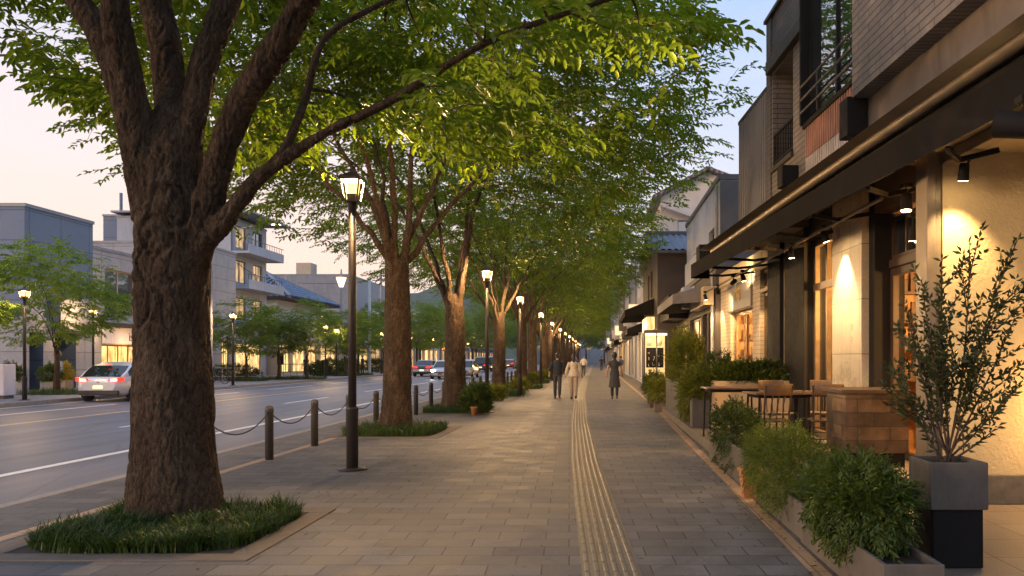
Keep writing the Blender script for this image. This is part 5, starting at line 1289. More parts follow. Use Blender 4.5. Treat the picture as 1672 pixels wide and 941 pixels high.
def trough(lab, x0, x1, y0, y1, z0, z1, m, th=.03, name='planter_trough', cat='planter', soil=.05, bev=.006):
    t = thing(name, lab, cat, ((x0 + x1) / 2, (y0 + y1) / 2, z0)); b = MB()
    b.box(x0, x1, y0, y0 + th, z0, z1); b.box(x0, x1, y1 - th, y1, z0, z1); b.box(x0, x0 + th, y0 + th, y1 - th, z0, z1); b.box(x1 - th, x1, y0 + th, y1 - th, z0, z1); b.box(x0 + th, x1 - th, y0 + th, y1 - th, z0 + .02, z0 + .05)
    b.build('shell', m, t, bev); b = MB(); b.box(x0 + th, x1 - th, y0 + th, y1 - th, z0 + .05, z1 - soil); b.build('soil', m_soil, t); return t
trough('long grey concrete planter trough closest to the camera', 1.66, 2.02, 4.62, 6.50, 0, .30, m_conc)
trough('grey metal planter trough between the front trough and the terracotta pot', 1.68, 2.02, 6.56, 8.32, 0, .30, m_conc)
trough('dark planter trough overhung by trailing leaves beside the terrace step', 1.70, 2.02, 9.2, 12.1, 0, .42, m_darkc)
bush('bushy long leaved green shrub in the closest concrete trough', (1.80, 5.55, .50), (.29, .66, .28), 1700, 3, m_bushA, .15, 11, .052, .017, .25, .12)
bush('light yellow green fine leaved shrub in the second trough', (1.78, 7.55, .50), (.36, .95, .34), 2100, 5, m_bushB, .12, 10, .032, .010, .3, .2)
bush('dark ivy like plant trailing over the planter beside the terrace step', (1.86, 10.7, .55), (.24, 1.35, .34), 1300, 8, m_bushC, .13, 9, .04, .02, .1, .45)
t = thing('terracotta_pot', 'small square terracotta pot under the yellow green shrub', 'pot', (1.66, 8.62, 0)); b = MB(); b.frustum(1.66, 8.62, 0, .27, .17, .22); b.frustum(1.66, 8.62, .272, .31, .245, .245); b.build('body', m_terra, t, .006)
b = MB(); b.box(1.58, 1.74, 8.54, 8.70, .30, .313); b.build('soil', m_soil, t)
# pedestal, pot and slender shrub
PXC, PYC = 2.577, 5.86
b = MB(); b.box(PXC - .18, PXC + .18, PYC - .18, PYC + .18, 0, .415); tag(b.build('pedestal', m_black, bevel=.008, loc=(PXC, PYC, 0)), 'black square pedestal carrying the concrete pot', 'pedestal')
trough('square concrete pot standing on the black pedestal', PXC - .205, PXC + .205, PYC - .205, PYC + .205, .418, .758, m_conc, .028, 'planter_pot', 'pot', .03, .01)
def slender(lab, base, tips, seed, m, step=.06, ll=.05, lw=.017, r0=.010):
    rg = np.random.default_rng(seed); base = np.array(base, float); segs = []; P_, F_, L_ = [], [], []
    def branch(a, bpt, r, depth):
        a = np.array(a); bpt = np.array(bpt); L = np.linalg.norm(bpt - a); t = np.linspace(0, 1, 8)[:, None]; mid = (a + bpt) / 2 + np.array([0, 0, -.05 * L]) + rg.normal(0, .03 * L, 3)
        pts = (1 - t) ** 2 * a + 2 * t * (1 - t) * mid + t * t * bpt; segs.append((pts, np.linspace(r, r * .3, 8)))
        s0 = .35 if depth == 0 else .12; k = int(L * (1 - s0) / step)
        for j in range(k + 1):
            u = s0 + (1 - s0) * j / max(1, k); q = u * 6.99; i = int(q); p = pts[i] + (pts[i + 1] - pts[i]) * (q - i); d = pts[i + 1] - pts[i]; d /= np.linalg.norm(d)
            P_.append(p); F_.append(d)
        if depth < 2:
            n = int(L / (.15 if depth == 0 else .16))
            for j in range(n):
                u = rg.uniform(.25, .92); q = u * 6.99; i = int(q); p = pts[i]; d = pts[i + 1] - pts[i]; d /= np.linalg.norm(d)
                f = d + rg.normal(0, .55, 3); f[2] = abs(f[2]) * .6 + .25; f /= np.linalg.norm(f); branch(p, p + f * L * rg.uniform(.22, .42) * (1.15 - .6 * u), r * .55, depth + 1)
    for tp in tips: branch(base + rg.normal(0, .02, 3) * np.array([1, 1, 0]), tp, r0, 0)
    P_ = np.array(P_); F_ = np.array(F_); n = len(P_); side = norm(np.cross(F_, rg.normal(0, 1, (n, 3)))); up = np.cross(side, F_)
    V, F = sprays(P_, F_, up, np.full(n, .03), 3, ll, lw, rg, .05, splay=.95, fold=.3)
    t = thing('potted_shrub', lab, 'shrub', tuple(base)); np_mesh('foliage', V - base, F, m, t); V, F = np_tubes(segs, 5); np_mesh('branches', V - base, F, m_stem, t, True)
YP = PYC
slender('tall loose slender shrub with small dark leaves growing in the pedestal pot', (PXC, PYC, .74),
        [P(1583, 402, YP), P(1652, 405, YP - .05), P(1537, 428, YP + .1), P(1657, 520, YP), P(1652, 640, YP - .12), P(1478, 500, YP + .02), P(1452, 600, YP - .08), P(1506, 470, YP - .15), P(1610, 560, YP - .2), P(1540, 560, YP + .2), P(1488, 660, YP + .05), P(1500, 560, YP + .12), P(1625, 700, YP - .1)], 21, m_olive, ll=.066, lw=.024)
# counter faced with stone
t = thing('stone_counter', 'stone faced serving counter with a dark top before the entrance', 'counter', (3.4, 10.15, .148)); m_cst = brick_mat('counter_stone', (.045, .030, .020), (.14, .085, .045), (.035, .024, .018), .40, .17, .006, .5, .7, .008, var=.9)
b = MB(); b.box(3.05, 3.83, 9.78, 10.58, .33, 1.06); b.build('stone_body', m_cst, t, .006); b = MB(); b.box(3.10, 3.80, 9.83, 10.55, .15, .329); b.build('recessed_base', m_black, t)
b = MB(); b.box(2.99, 3.845, 9.72, 10.63, 1.062, 1.115); b.build('counter_top', m_dwood, t, .006)
# tables and chairs
ZT = .148
def table(lab, x, y, w, d, h=.86, rz=0):
    t = thing('cafe_table', lab, 'table', (x, y, ZT), 'cafe tables on the terrace', rz); b = MB(); b.box(-w / 2, w / 2, -d / 2, d / 2, h - .028, h); o = b.build('table_top', m_wood, t, .006, loc=(0, 0, 0)); 
    b = MB(); 
    for s in (-1, 1): b.box(-w / 2 + .06, w / 2 - .06, s * (d / 2 - .07) - .012, s * (d / 2 - .07) + .012, h - .075, h - .029)
    b.box(-w / 2 + .06, -w / 2 + .084, -d / 2 + .082, d / 2 - .082, h - .074, h - .03); b.box(w / 2 - .084, w / 2 - .06, -d / 2 + .082, d / 2 - .082, h - .074, h - .03); b.build('apron', m_black, t, loc=(0, 0, 0))
    for sx_ in (-1, 1):
        for sy_ in (-1, 1): b = MB(); b.tube([(sx_ * (w / 2 - .07), sy_ * (d / 2 - .07), h - .03), (sx_ * (w / 2 - .05), sy_ * (d / 2 - .05), 0)], .016, 8); b.build('leg', m_black, t, loc=(0, 0, 0))
    return t
def chair(lab, x, y, rz):
    t = thing('cafe_chair', lab, 'chair', (x, y, ZT), 'wooden cafe chairs on the terrace', rz); w, h = .40, .50
    b = MB(); b.rings([[(-w / 2 * a, -w / 2 * a, z), (w / 2 * a, -w / 2 * a, z), (w / 2 * 1.06 * a, w / 2 * a, z), (-w / 2 * 1.06 * a, w / 2 * a, z)] for a, z in ((.94, h - .03), (1, h - .02), (1, h), (.96, h + .008))], 0, False); b.build('seat', m_wood, t, .006, loc=(0, 0, 0))
    for s in (-1, 1):
        b = MB(); b.tube([(s * .18, .18, h - .02), (s * .20, .21, 0)], [.016, .013], 8); b.build('leg', m_dwood, t, loc=(0, 0, 0))
        b = MB(); b.tube([tuple(q) for q in catmull([(s * .20, -.24, 0), (s * .185, -.185, h), (s * .19, -.20, h + .2), (s * .20, -.26, h + .48)], 5)], .014, 8); b.build('rear_leg', m_dwood, t, loc=(0, 0, 0))
    b = MB(); n = 8
    for z0, z1 in ((h + .34, h + .50),):
        b.rings([[(x_, -.245 - .045 * (1 - (x_ / .2) ** 2) - .1 * (z - h - .34) + o_, z) for z, o_ in ((z0, 0), (z1, 0), (z1, .016), (z0, .016))] for x_ in np.linspace(-.21, .21, n)], 0, True)
    b.build('backrest', m_wood, t, .004, loc=(0, 0, 0))
    for x_ in (-.09, 0, .09): b = MB(); b.tube([(x_, -.175, h), (x_, -.20, h + .2), (x_ * 1.05, -.262, h + .35)], .009, 6); b.build('spindle', m_dwood, t, loc=(0, 0, 0))
    b = MB(); b.tube([(-.19, .195, .2), (.19, .195, .2)], .009, 6); b.tube([(-.19, -.215, .24), (.19, -.215, .24)], .009, 6); [b.tube([(s * .19, .195, .2), (s * .19, -.21, .22)], .009, 6) for s in (-1, 1)]; b.build('stretcher', m_dwood, t, loc=(0, 0, 0))
    return t
table('square wooden cafe table in front of the chair with the broad backrest', 2.62, 11.55, .86, .66, .86, .12)
table('wooden cafe table further back beside the tan planter box', 2.28, 13.5, .95, .66, .86, .05)
table('narrow wooden cafe table against the stone counter', 3.25, 11.75, .62, .6, .87)
chair('wooden chair with broad curved backrest turned to the pavement, between the tables', 2.80, 12.42, math.pi + .15)
chair('wooden spindle chair tucked under the table nearest the yellow green shrub', 2.42, 11.1, .25)
chair('wooden chair between the narrow table and the stone counter', 3.18, 11.12, -.1)
chair('wooden chair behind the narrow table near the black pillars', 3.55, 12.5, math.pi - .3)
# terrace planters
trough('tall tan planter box across the terrace behind the cafe tables', 2.22, 3.68, 15.0, 15.5, .15, 1.07, m_tanbox)
bush('low leafy hedge plant in the tan planter box', (2.95, 15.25, 1.16), (.72, .30, .26), 1300, 31, m_bushB, .15, 8, .06, .028, .5, floor=1.0)
bush('dark shrub behind the left end of the tan planter box', (2.5, 16.6, .95), (.5, .5, .62), 700, 33, m_bushC, .18, 8, .07, .03, .5, floor=.15)
trough('square grey brown pot on the terrace corner', 1.86, 2.28, 15.55, 15.97, .15, .72, m_darkc)
bush('loose gold green shrub in the square grey brown pot', (2.06, 15.76, 1.0), (.40, .40, .36), 520, 36, m_bushD, .22, 8, .07, .025, .6, floor=.68)
trough('long dark slatted planter at the pavement edge', 1.81, 2.25, 17.5, 21.0, 0, .97, m_darkc)
bush('tall feathery bamboo like shrub in the dark slatted planter', (2.12, 19.0, 1.42), (.40, .8, .68), 1500, 38, m_bushD, .24, 9, .075, .018, .7, floor=.92)
bush('yellow green plant drooping from the end of the dark slatted planter', (2.02, 17.1, .72), (.30, .34, .42), 500, 39, m_bushD, .2, 8, .06, .022, .3, .3, floor=.02)
for i, (x, y, w_, h_, lab, plab) in enumerate(((1.74, 22.2, .3, .34, 'small stone pot just past the dark slatted planter', 'bright yellow green plant in the small stone pot'), (1.80, 24.2, .42, .45, 'brown wooden tub by the pavement edge', 'bushy plant in the brown wooden tub'), (1.85, 26.4, .36, .4, 'grey pot nearest the lit display case', 'trailing plant in the grey pot nearest the display case'))):
    trough(lab, x - w_ / 2, x + w_ / 2, y - w_ / 2, y + w_ / 2, 0, h_, (m_conc, m_dwood, m_darkc)[i], .03, 'planter_pot', 'pot', .02)
    bush(plab, (x, y, h_ + .28), (.34, .34, .32), 360, 50 + i, (m_bushD, m_bushB, m_bushC)[i], .2, 8, .07, .025, .6, .15, floor=h_ - .1)
# green shrub with an orange pot by the second lantern, low plants further on
bush('round green shrub between the second lantern post and the kerb', (-3.22, 21.4, .42), (.36, .36, .38), 620, 61, m_bushA, .2, 8, .085, .03, .7, floor=.0)
t = thing('terracotta_pot', 'small orange pot at the foot of the round green shrub by the lantern', 'pot', (-3.22, 20.85, 0)); b = MB(); b.lathe([(0, 0), (.065, 0), (.085, .18), (.10, .19), (.10, .225), (.08, .225), (.07, .19), (0, .19)], 14, (-3.22, 20.85)); b.build('body', m_terra, t)
for i, (x, y, k) in enumerate(((-3.55, 28.0, .8), (-3.4, 34.5, .9), (-3.5, 36.8, .8), (-3.5, 44.5, 1.0), (-3.5, 51.5, 1.0), (-3.5, 60, 1.1))):
    bush('low yellow green shrub in the tree row, %s past the round green one' % ORD[i], (x, y, .35 * k), (.4 * k, .55 * k, .28 * k), 300, 70 + i, m_bushD, .22, 7, .10, .04, .6, floor=0, group='low shrubs in the tree row')

# fallen leaves and dirt where the pavement meets planters, kerb and grass beds
def litter(name, lab, boxes, n, seed):
    rg = np.random.default_rng(seed); P_ = []
    for k in range(n):
        x0, x1, y0, y1, z = boxes[rg.integers(len(boxes))]; P_.append((x0 + (x1 - x0) * rg.beta(1.6, 1.2), rg.uniform(y0, y1), z + rg.uniform(.003, .012)))
    P_ = np.array(P_); F_ = rg.normal(0, 1, (n, 3)); F_[:, 2] = 0; u = np.tile([0, 0, 1.0], (n, 1)) + rg.normal(0, .15, (n, 3))
    V, F = sprays(P_, F_, u, np.full(n, .001), 1, .042, .02, rg, 0, fold=.2); V[:, 2] = np.maximum(V[:, 2], .002)
    tag(np_mesh(name, V, F, leaf_mat('dry_leaf', (.10, .06, .02), (.16, .11, .03), (.14, .15, .03), .2, 9)), lab, 'fallen leaves', None, 'stuff')
litter('fallen_leaves', 'small dry leaves lying along the foot of the planter troughs', [(1.42, 1.66, 4.5, 12.2, 0), (1.60, 1.78, 12.2, 26, 0), (1.0, 1.6, 5, 20, 0)], 420, 5)
litter('fallen_leaves', 'small dry leaves scattered round the tree beds and kerb', [(-4.9, -2.4, 5.2, 9.2, 0), (-5.9, -4.9, 5, 30, 0), (-4.9, -2.6, 10, 26, 0), (-3, 1.5, 5, 22, 0)], 300, 6)
# ------------------------------------------------------------------ vehicles
m_tyre = mat('tyre_rubber', (.018, .018, .018), .85, var=.2); m_rim = mat('alloy_rim', (.42, .42, .43), .3, .8, var=.1, dirt=.2); m_trim = mat('black_trim', (.015, .015, .016), .5, var=.1)
m_cglass = glass_mat('car_glass', (.012, .016, .02), rough=.02)
m_tail = emat('tail_light_lit', (1.0, .03, .02), 1.0); m_head = emat('head_light_lit', (1.0, .86, .66), 28.0); m_plate = emat('plate_lit', (1.0, .68, .22), 1.6); m_tailcore = emat('tail_light_core', (1.0, .35, .2), 5)
def paint(name, col, metal=.3):
    if name in MATS: return MATS[name]
    m, nt, b = _base(name); b.inputs['Base Color'].default_value = c4(col); b.inputs['Metallic'].default_value = metal; b.inputs['Roughness'].default_value = .32
    b.inputs['Coat Weight'].default_value = .8; b.inputs['Coat Roughness'].default_value = .05
    f = noise_tex(nt, coord(nt), 5, 5, .7); nt.links.new(ramp(nt, f, [(.35, .28), (.7, .42)]), b.inputs['Roughness']); MATS[name] = m; return m
def interp(x, pts): return float(np.interp(x, [p[0] for p in pts], [p[1] for p in pts]))
def make_car(lab, x, y, rz, pm, L=4.3, W=1.74, H=1.45, kind='hatch', lit='rear', detail=True, z=RZ, low=None):
    t = thing('car', lab, 'car', (x, y, z), 'cars on the road', rz); h0 = L / 2; hw = W / 2
    belt = [(0, .70), (.012, .79), (.03, .88), (.06, .93), (.12, .97), (.6, .94), (.72, .90), (.93, .74), (1, .58)]
    wid = [(0, .66), (.012, .78), (.03, .87), (.07, .94), (.14, .99), (.5, 1.0), (.85, .98), (.95, .88), (1, .70)]
    bot = [(0, .44), (.02, .30), (.06, .22), (.95, .20), (1, .30)]
    b = MB(); rs = []
    for s in (0, .012, .03, .07, .12, .2, .3, .4, .5, .6, .7, .8, .88, .94, .98, 1.0):
        w = hw * interp(s, wid); bl = interp(s, belt); zb = interp(s, bot); yy = -h0 + s * L; m_ = zb + (bl - zb) * .55
        half = [(w * .86, zb), (w * .97, zb + .10), (w * 1.0, m_ - .05), (w * .985, m_ + .05), (w * .97, bl - .06), (w * .88, bl), (w * .5, bl + .025)]
        rs.append([(a, yy, c) for a, c in half] + [(-a, yy, c) for a, c in half[::-1]])
    b.rings(rs, 0, True); body = b.build('body', pm, t, loc=(0, 0, 0))
    roof = {'hatch': [(.045, .93), (.185, H - .13), (.33, H), (.48, H - .01), (.58, H - .09), (.75, .89)], 'sedan': [(.14, .96), (.30, H - .06), (.38, H), (.54, H - .01), (.60, H - .07), (.76, .89)],
            'van': [(.015, .95), (.06, H - .06), (.12, H), (.6, H), (.68, H - .08), (.80, .90)]}[kind]
    ss = [roof[0][0], roof[0][0] + (roof[1][0] - roof[0][0]) * .5, roof[1][0], roof[2][0], (roof[2][0] + roof[3][0]) / 2 - .012, (roof[2][0] + roof[3][0]) / 2 + .012, roof[3][0], roof[4][0], (roof[4][0] + roof[5][0]) / 2, roof[5][0]]
    g = MB(); gp = MB(); rr = []
    for s in ss:
        w = hw * interp(s, wid); bl = interp(s, belt) - .015; zt = max(bl + .004, interp(s, roof)); f = (zt - bl) / (H - bl + .001); yy = -h0 + s * L
        wt = w * (.93 - .17 * f); half = [(w * .95, bl), (wt + .02, zt - .06 * f), (wt - .06, zt), (wt * .4, zt + .018 * f)]
        rr.append([(a, yy, c) for a, c in half] + [(-a, yy, c) for a, c in half[::-1]])
    n = 8
    for i in range(len(rr) - 1):
        slope = i < 2 or i >= len(rr) - 3; pill = i == 4 or i in (0, len(rr) - 2)
        for j in range(n - 1):
            q = [rr[i][j], rr[i][j + 1], rr[i + 1][j + 1], rr[i + 1][j]]
            side_ = j in (0, 6); topm = j in (2, 3, 4)
            glassy = (side_ and not pill) or (slope and topm)
            (gp if glassy else g).add(q, [[0, 1, 2, 3]], 0, not glassy)
    g.build('roof', pm, t, loc=(0, 0, 0)); gp.build('windows', m_cglass, t, loc=(0, 0, 0))
    for sx_ in (-1, 1):
        for yy in (-h0 + .17 * L + .05, h0 - .19 * L):
            b = MB(); b.tube([(sx_ * (hw - .20), yy, .31), (sx_ * (hw - .18), yy, .31), (sx_ * (hw - .02), yy, .31), (sx_ * (hw + .005), yy, .31)], [.28, .315, .315, .29], 20); wh = b.build('wheel', m_tyre, t, loc=(0, 0, 0))
            b = MB(); b.tube([(sx_ * (hw + .006), yy, .31), (sx_ * (hw + .012), yy, .31)], [.21, .20], 20)
            b.build('rim', m_rim, wh, loc=(0, 0, 0))
            if detail:
                b = MB(); 
                for k in range(7): a = k * 2 * math.pi / 7; b.obox((sx_ * (hw + .013), yy + .06 * math.cos(a + .25), .31 + .06 * math.sin(a + .25)), (sx_ * (hw + .013), yy + .18 * math.cos(a + .25), .31 + .18 * math.sin(a + .25)), .004, .05, up=(1, 0, 0))
                b.build('rim_gap', m_trim, wh, loc=(0, 0, 0))
            b = MB(); ar = []
            for k in range(13): a = math.pi * (k / 12) * 1.1 - .05 * math.pi; ar.append([(sx_ * (hw * .985 + q), yy + rr_ * math.cos(a), .31 + rr_ * math.sin(a)) for rr_, q in ((.31, .0), (.31, .016), (.365, .014), (.365, -.03))])
            b.rings(ar, 0, False, True); b.build('wheel_arch', m_trim, t, loc=(0, 0, 0))
    R_ = -h0; w0 = hw * .80
    def lights(yy, d, za, zb_, m, core, xi=.36, xo=.90, nm='tail_light'):
        for sx_ in (-1, 1):
            b = MB(); b.prism([(sx_ * hw * xi, (za + zb_) / 2), (sx_ * hw * (xi + .12), zb_ + .01), (sx_ * hw * xo, zb_ + .05), (sx_ * hw * xo, za + .05), (sx_ * hw * (xi + .2), za)], 1, yy - .012 * d, yy + .20 * d); o = b.build(nm, m, t, .008, loc=(0, 0, 0))
            if core: b = MB(); b.prism([(sx_ * hw * (xi + .1), za + .05), (sx_ * hw * (xo - .16), za + .05), (sx_ * hw * (xo - .16), zb_), (sx_ * hw * (xi + .14), zb_ - .01)], 1, yy - .018 * d, yy - .010 * d); b.build('lit_core', core, o, loc=(0, 0, 0))
    lights(R_ + .03, 1, .72, .86, m_tail if lit in ('rear', 'both') else mat('tail_light_off', (.25, .01, .01), .2, var=.05), m_tailcore if (lit == 'rear' and detail) else None)
    lights(h0 - .06, -1, .56, .68, m_head if lit in ('front', 'both') else mat('head_light_off', (.5, .5, .5), .15, var=.05), None, .38, .82, 'head_light')
    b = MB(); b.box(-hw * .78, hw * .78, R_ + .0, R_ + .12, .26, .42); b.build('bumper_trim', m_trim, t, .02, loc=(0, 0, 0))
    b = MB(); b.box(-.17, .17, R_ - .02, R_ - .005, .50, .60); b.build('number_plate', m_plate if lit == 'rear' else m_winl, t, loc=(0, 0, 0))
    b = MB(); b.box(-.17, .17, h0 + .0, h0 + .014, .36, .46); b.box(-hw * .5, hw * .5, h0 - .02, h0 + .008, .48, .55); b.build('grille', m_trim, t, loc=(0, 0, 0))
    for sx_ in (-1, 1): b = MB(); b.box(sx_ * (hw + .01) - .07, sx_ * (hw + .01) + .09 * sx_ + .02, h0 - .36 * L, h0 - .36 * L + .1, .93, 1.06); b.build('mirror', pm, t, .02, loc=(0, 0, 0))
    if detail:
        b = MB(); b.tube([(0, R_ + .16 * L, H - .05), (0, R_ + .13 * L, H + .05)], .006, 5); b.build('aerial', m_trim, t, loc=(0, 0, 0))
        for sx_ in (-1, 1):
            for q in (.40, .62): b = MB(); b.box(sx_ * hw * .995 - .012, sx_ * hw * .995 + .012, R_ + q * L, R_ + q * L + .16, .80, .825); b.build('door_handle', pm, t, loc=(0, 0, 0))
        b = MB(); b.box(-.05, .05, R_ - .012, R_ + .0, .71, .755); b.build('badge', m_rim, t, loc=(0, 0, 0))
        b = MB(); b.box(-.11, .11, R_ + .150 * L, R_ + .160 * L, H - .075, H - .055); b.build('brake_light', m_tail, t, loc=(0, 0, 0))
    if low:
        b = MB(); b.box(-hw * .86, hw * .86, R_ - .014, R_ + .03, .42, .66); b.build('tailgate_panel', low, t, .02, loc=(0, 0, 0))
    return t
make_car('white hatchback with lit tail lights and glowing number plate at the far kerb', -18.45, 31.55, .02, paint('pearl_white_paint', (.62, .60, .62), .15), 4.4, 1.86, 1.46)
make_car('dark car with red tail lights, first in the queue beyond the straight trunk', -15.4, 72, 0, paint('black_paint', (.02, .02, .025)), lit='rear', kind='sedan', detail=False, low=paint('silver_paint', (.5, .5, .52)))
make_car('silver car coming forward with dazzling headlights', -12.0, 63, math.pi, paint('silver_paint', (.5, .5, .52)), lit='front', kind='hatch', detail=False)
make_car('silver car half hidden behind the dark forked trunk', -10.9, 66, math.pi, paint('grey_paint', (.25, .25, .27)), lit='none', kind='sedan', detail=False)
make_car('white car seen past the dark forked trunk', -15.6, 97, math.pi, paint('pearl_white_paint', (.7, .7, .7)), lit='front', kind='sedan', detail=False)
make_car('blue black van with red lights left of the second lantern post', -13.6, 95, 0, paint('navy_paint', (.04, .05, .10)), 4.5, 1.78, 1.75, lit='rear', kind='van', detail=False)
make_car('pale blue van right behind the second lantern post', -12.8, 98, 0, paint('pale_blue_paint', (.35, .40, .48)), 4.5, 1.78, 1.8, lit='rear', kind='van', detail=False)
make_car('white car with bright headlights in the far queue', -14.4, 118, math.pi, paint('pearl_white_paint', (.7, .7, .7)), lit='front', kind='hatch', detail=False)
make_car('dark red car last in the far queue', -13.3, 121, 0, paint('red_paint', (.22, .03, .03)), lit='rear', kind='hatch', detail=False)
# ------------------------------------------------------------------ people
m_skin = mat('skin', (.42, .25, .17), .6, var=.06, scale=8, dirt=0); m_hair = mat('black_hair', (.012, .010, .009), .45, var=.3, scale=60, bmp=.4, bscale=140, dirt=0)
def cloth(name, col): return mat(name, col, .9, var=.15, scale=6, bmp=.3, bscale=22, bdist=.01, dirt=.1)
def rmesh(name, mb, vox, m, par, smooth=3):
    v, n_, f = remesh(mb, vox, smooth); return np_mesh(name, v, f, m, par, True)
def person(lab, x, y, h, rz, top, bottom, shoes, style='man', hair='short', stride=.10, hi=True, hold=0, group=None):
    t = thing('person', lab, 'person', (x, y, 0), group, rz); s = h / 1.70; vx = .011 if hi else .02
    sc_ = lambda p: (p[0] * s, p[1] * s, p[2] * s); wm = style != 'man'; sh = .185 if not wm else .160; hp = .085
    hip = {}; legs = {}
    for sx_, ph in ((-1, 1), (1, -1)):
        st = stride * ph; lift = .03 if ph < 0 else 0
        legs[sx_] = [(sx_ * hp, 0, .90), (sx_ * (hp + .005), st * .55 + .02, .48 + lift), (sx_ * hp, st * (1.0 if ph > 0 else 1.35), .085 + lift)]
    arms = {sx_: [(sx_ * sh, 0, 1.38), (sx_ * (sh + .065 + hold), -.02 + .05 * sx_, 1.12), (sx_ * (sh + .085 + hold * 1.8), .05 + .07 * sx_, .90)] for sx_ in (-1, 1)}
    def torso(b, g, zlow=.86, zhigh=1.43):
        P3 = [(0, 0, zlow), (0, 0, .98), (0, .0, 1.10), (0, -.01, 1.26), (0, -.01, 1.36), (0, 0, zhigh)]
        W = ([.155, .155, .135, .165, .165, .06] if not wm else [.16, .165, .125, .14, .138, .055]); D = [.10, .105, .09, .105, .095, .055]
        b.rings([[((W[i] + g) * s * math.cos(2 * math.pi * k / 18), (p[1] + (D[i] + g) * math.sin(2 * math.pi * k / 18)) * s, p[2] * s) for k in range(18)] for i, p in enumerate(P3)])
    def limb(b, pts, r, g=0): b.tube([sc_(p) for p in catmull(pts, 4)], [(q + g) * s for q in np.interp(np.linspace(0, 1, 4 * (len(pts) - 1) + 1), np.linspace(0, 1, len(r)), r)], 12)
    b = MB(); torso(b, 0)
    for k in (-1, 1):
        limb(b, legs[k], [.085, .072, .052, .055, .037]); limb(b, arms[k], [.048, .045, .037, .036, .026])
        a = Vector(arms[k][2]); d = (a - Vector(arms[k][1])).normalized(); sd = Vector((0, 1, 0)); sd = (sd - d * sd.dot(d)).normalized()
        b.tube([sc_(a), sc_(a + d * .03), sc_(a + d * .085)], [.026 * s, .034 * s, .034 * s], 10)
        for f in range(4):
            o = a + d * .075 + sd * (.026 - .0175 * f); L = (.066, .075, .070, .055)[f]; c = Vector((-k * .25, 0, 0)); b.tube([sc_(o), sc_(o + (d + c * .5) * L * .55), sc_(o + (d + c) * L)], [.0092 * s, .0086 * s, .007 * s], 6)
        o = a + d * .025 + sd * .028; b.tube([sc_(o), sc_(o + d * .03 + sd * .022), sc_(o + d * .062 + sd * .026)], [.011 * s, .010 * s, .008 * s], 6)
    b.tube([sc_((0, 0, 1.40)), sc_((0, .012, 1.50))], [.055 * s, .05 * s], 12)
    hz = 1.59
    b.rings([[((.077 * math.sin(q) * (1 - .12 * max(0, -math.cos(q)))) * s * math.cos(2 * math.pi * k / 16), (.015 + .095 * math.sin(q) * math.sin(2 * math.pi * k / 16)) * s, (hz - .115 * math.cos(q)) * s) for k in range(16)] for q in np.linspace(.12, math.pi - .12, 11)])
    b.tube([sc_((0, .10, hz + .005)), sc_((0, .128, hz - .025))], [.010 * s, .014 * s], 8); [b.tube([sc_((e * .075, .005, hz - .03)), sc_((e * .086, -.005, hz + .03))], .011 * s, 6) for e in (-1, 1)]
    rmesh('body', b, vx if hi else .02, m_skin, t, 2)
    for e in (-1, 1): q = MB(); c = Vector(sc_((e * .031, .102, hz + .008))); q.rings([[(c.x + .011 * s * math.sin(u) * math.cos(2 * math.pi * k / 8), c.y + .008 * s * math.sin(u) * math.sin(2 * math.pi * k / 8), c.z - .008 * s * math.cos(u)) for k in range(8)] for u in np.linspace(.3, 2.84, 5)]); q.build('eye', m_hair, t, loc=(0, 0, 0))
    q = MB(); q.tube([sc_((-.022, .100, hz - .058)), sc_((0, .108, hz - .058)), sc_((.022, .100, hz - .058))], .005 * s, 6); q.build('mouth', mat('lips', (.35, .14, .11), .5, var=.05), t, loc=(0, 0, 0))
    # hair: a cap over skull and nape, longer at the back where the photo shows it
    b = MB(); bun = {'short': (.0, 0), 'bob': (.13, .0), 'curly': (.03, .02)}[hair]
    b.rings([[((.086 + bun[1]) * math.sin(q) * s * math.cos(2 * math.pi * k / 18), (-.002 + (.10 + bun[1]) * math.sin(q) * math.sin(2 * math.pi * k / 18) * (1 if math.sin(2 * math.pi * k / 18) < 0 else .86)) * s, (hz + .028 - (.105 + bun[1]) * math.cos(q)) * s) for k in range(18)] for q in np.linspace(.75, math.pi - .1, 9)])
    if hair != 'short': b.rings([[((.080 - .012 * i) * s * math.cos(2 * math.pi * k / 14), (-.05 + .052 * math.sin(2 * math.pi * k / 14)) * s, (hz + .02 - i * (.05 + bun[0] * .35)) * s) for k in range(14)] for i in range(4)])
    else: b.rings([[((.072 - .006 * i) * s * math.cos(2 * math.pi * k / 14), (-.045 + .045 * math.sin(2 * math.pi * k / 14)) * s, (hz + .02 - i * .028) * s) for k in range(14)] for i in range(4)])
    rmesh('hair', b, vx, m_hair, t, 1)
    # clothes
    b = MB()
    for k in (-1, 1): limb(b, legs[k], [.092, .082, .064, .060, .050] if style == 'man' else [.095, .085, .07, .066, .060] if style == 'blouse' else [.085, .075, .056, .058, .042], .004)
    b.tube([sc_((0, 0, .82)), sc_((0, 0, .9)), sc_((0, 0, 1.0))], [.13 * s, .155 * s, .14 * s], 16) if style == 'none' else b.rings([[((.162 - .0 * i) * s * math.cos(2 * math.pi * k / 16), .112 * math.sin(2 * math.pi * k / 16) * s, z * s) for k in range(16)] for i, z in enumerate((.84, .92, 1.0))])
    rmesh('trousers', b, vx, bottom, t)
    b = MB(); torso(b, .016, {'man': .88, 'blouse': .86, 'dress': .82}[style], 1.45)
    for k in (-1, 1):
        a = arms[k]
        if style == 'dress': limb(b, [a[0], (Vector(a[0]) * .45 + Vector(a[1]) * .55)], [.062, .066])
        elif style == 'man': limb(b, [a[0], a[1], tuple(Vector(a[1]) * .55 + Vector(a[2]) * .45)], [.062, .060, .054, .052])
        else: limb(b, [a[0], a[1], tuple(Vector(a[1]) * .12 + Vector(a[2]) * .88)], [.06, .062, .056, .05])
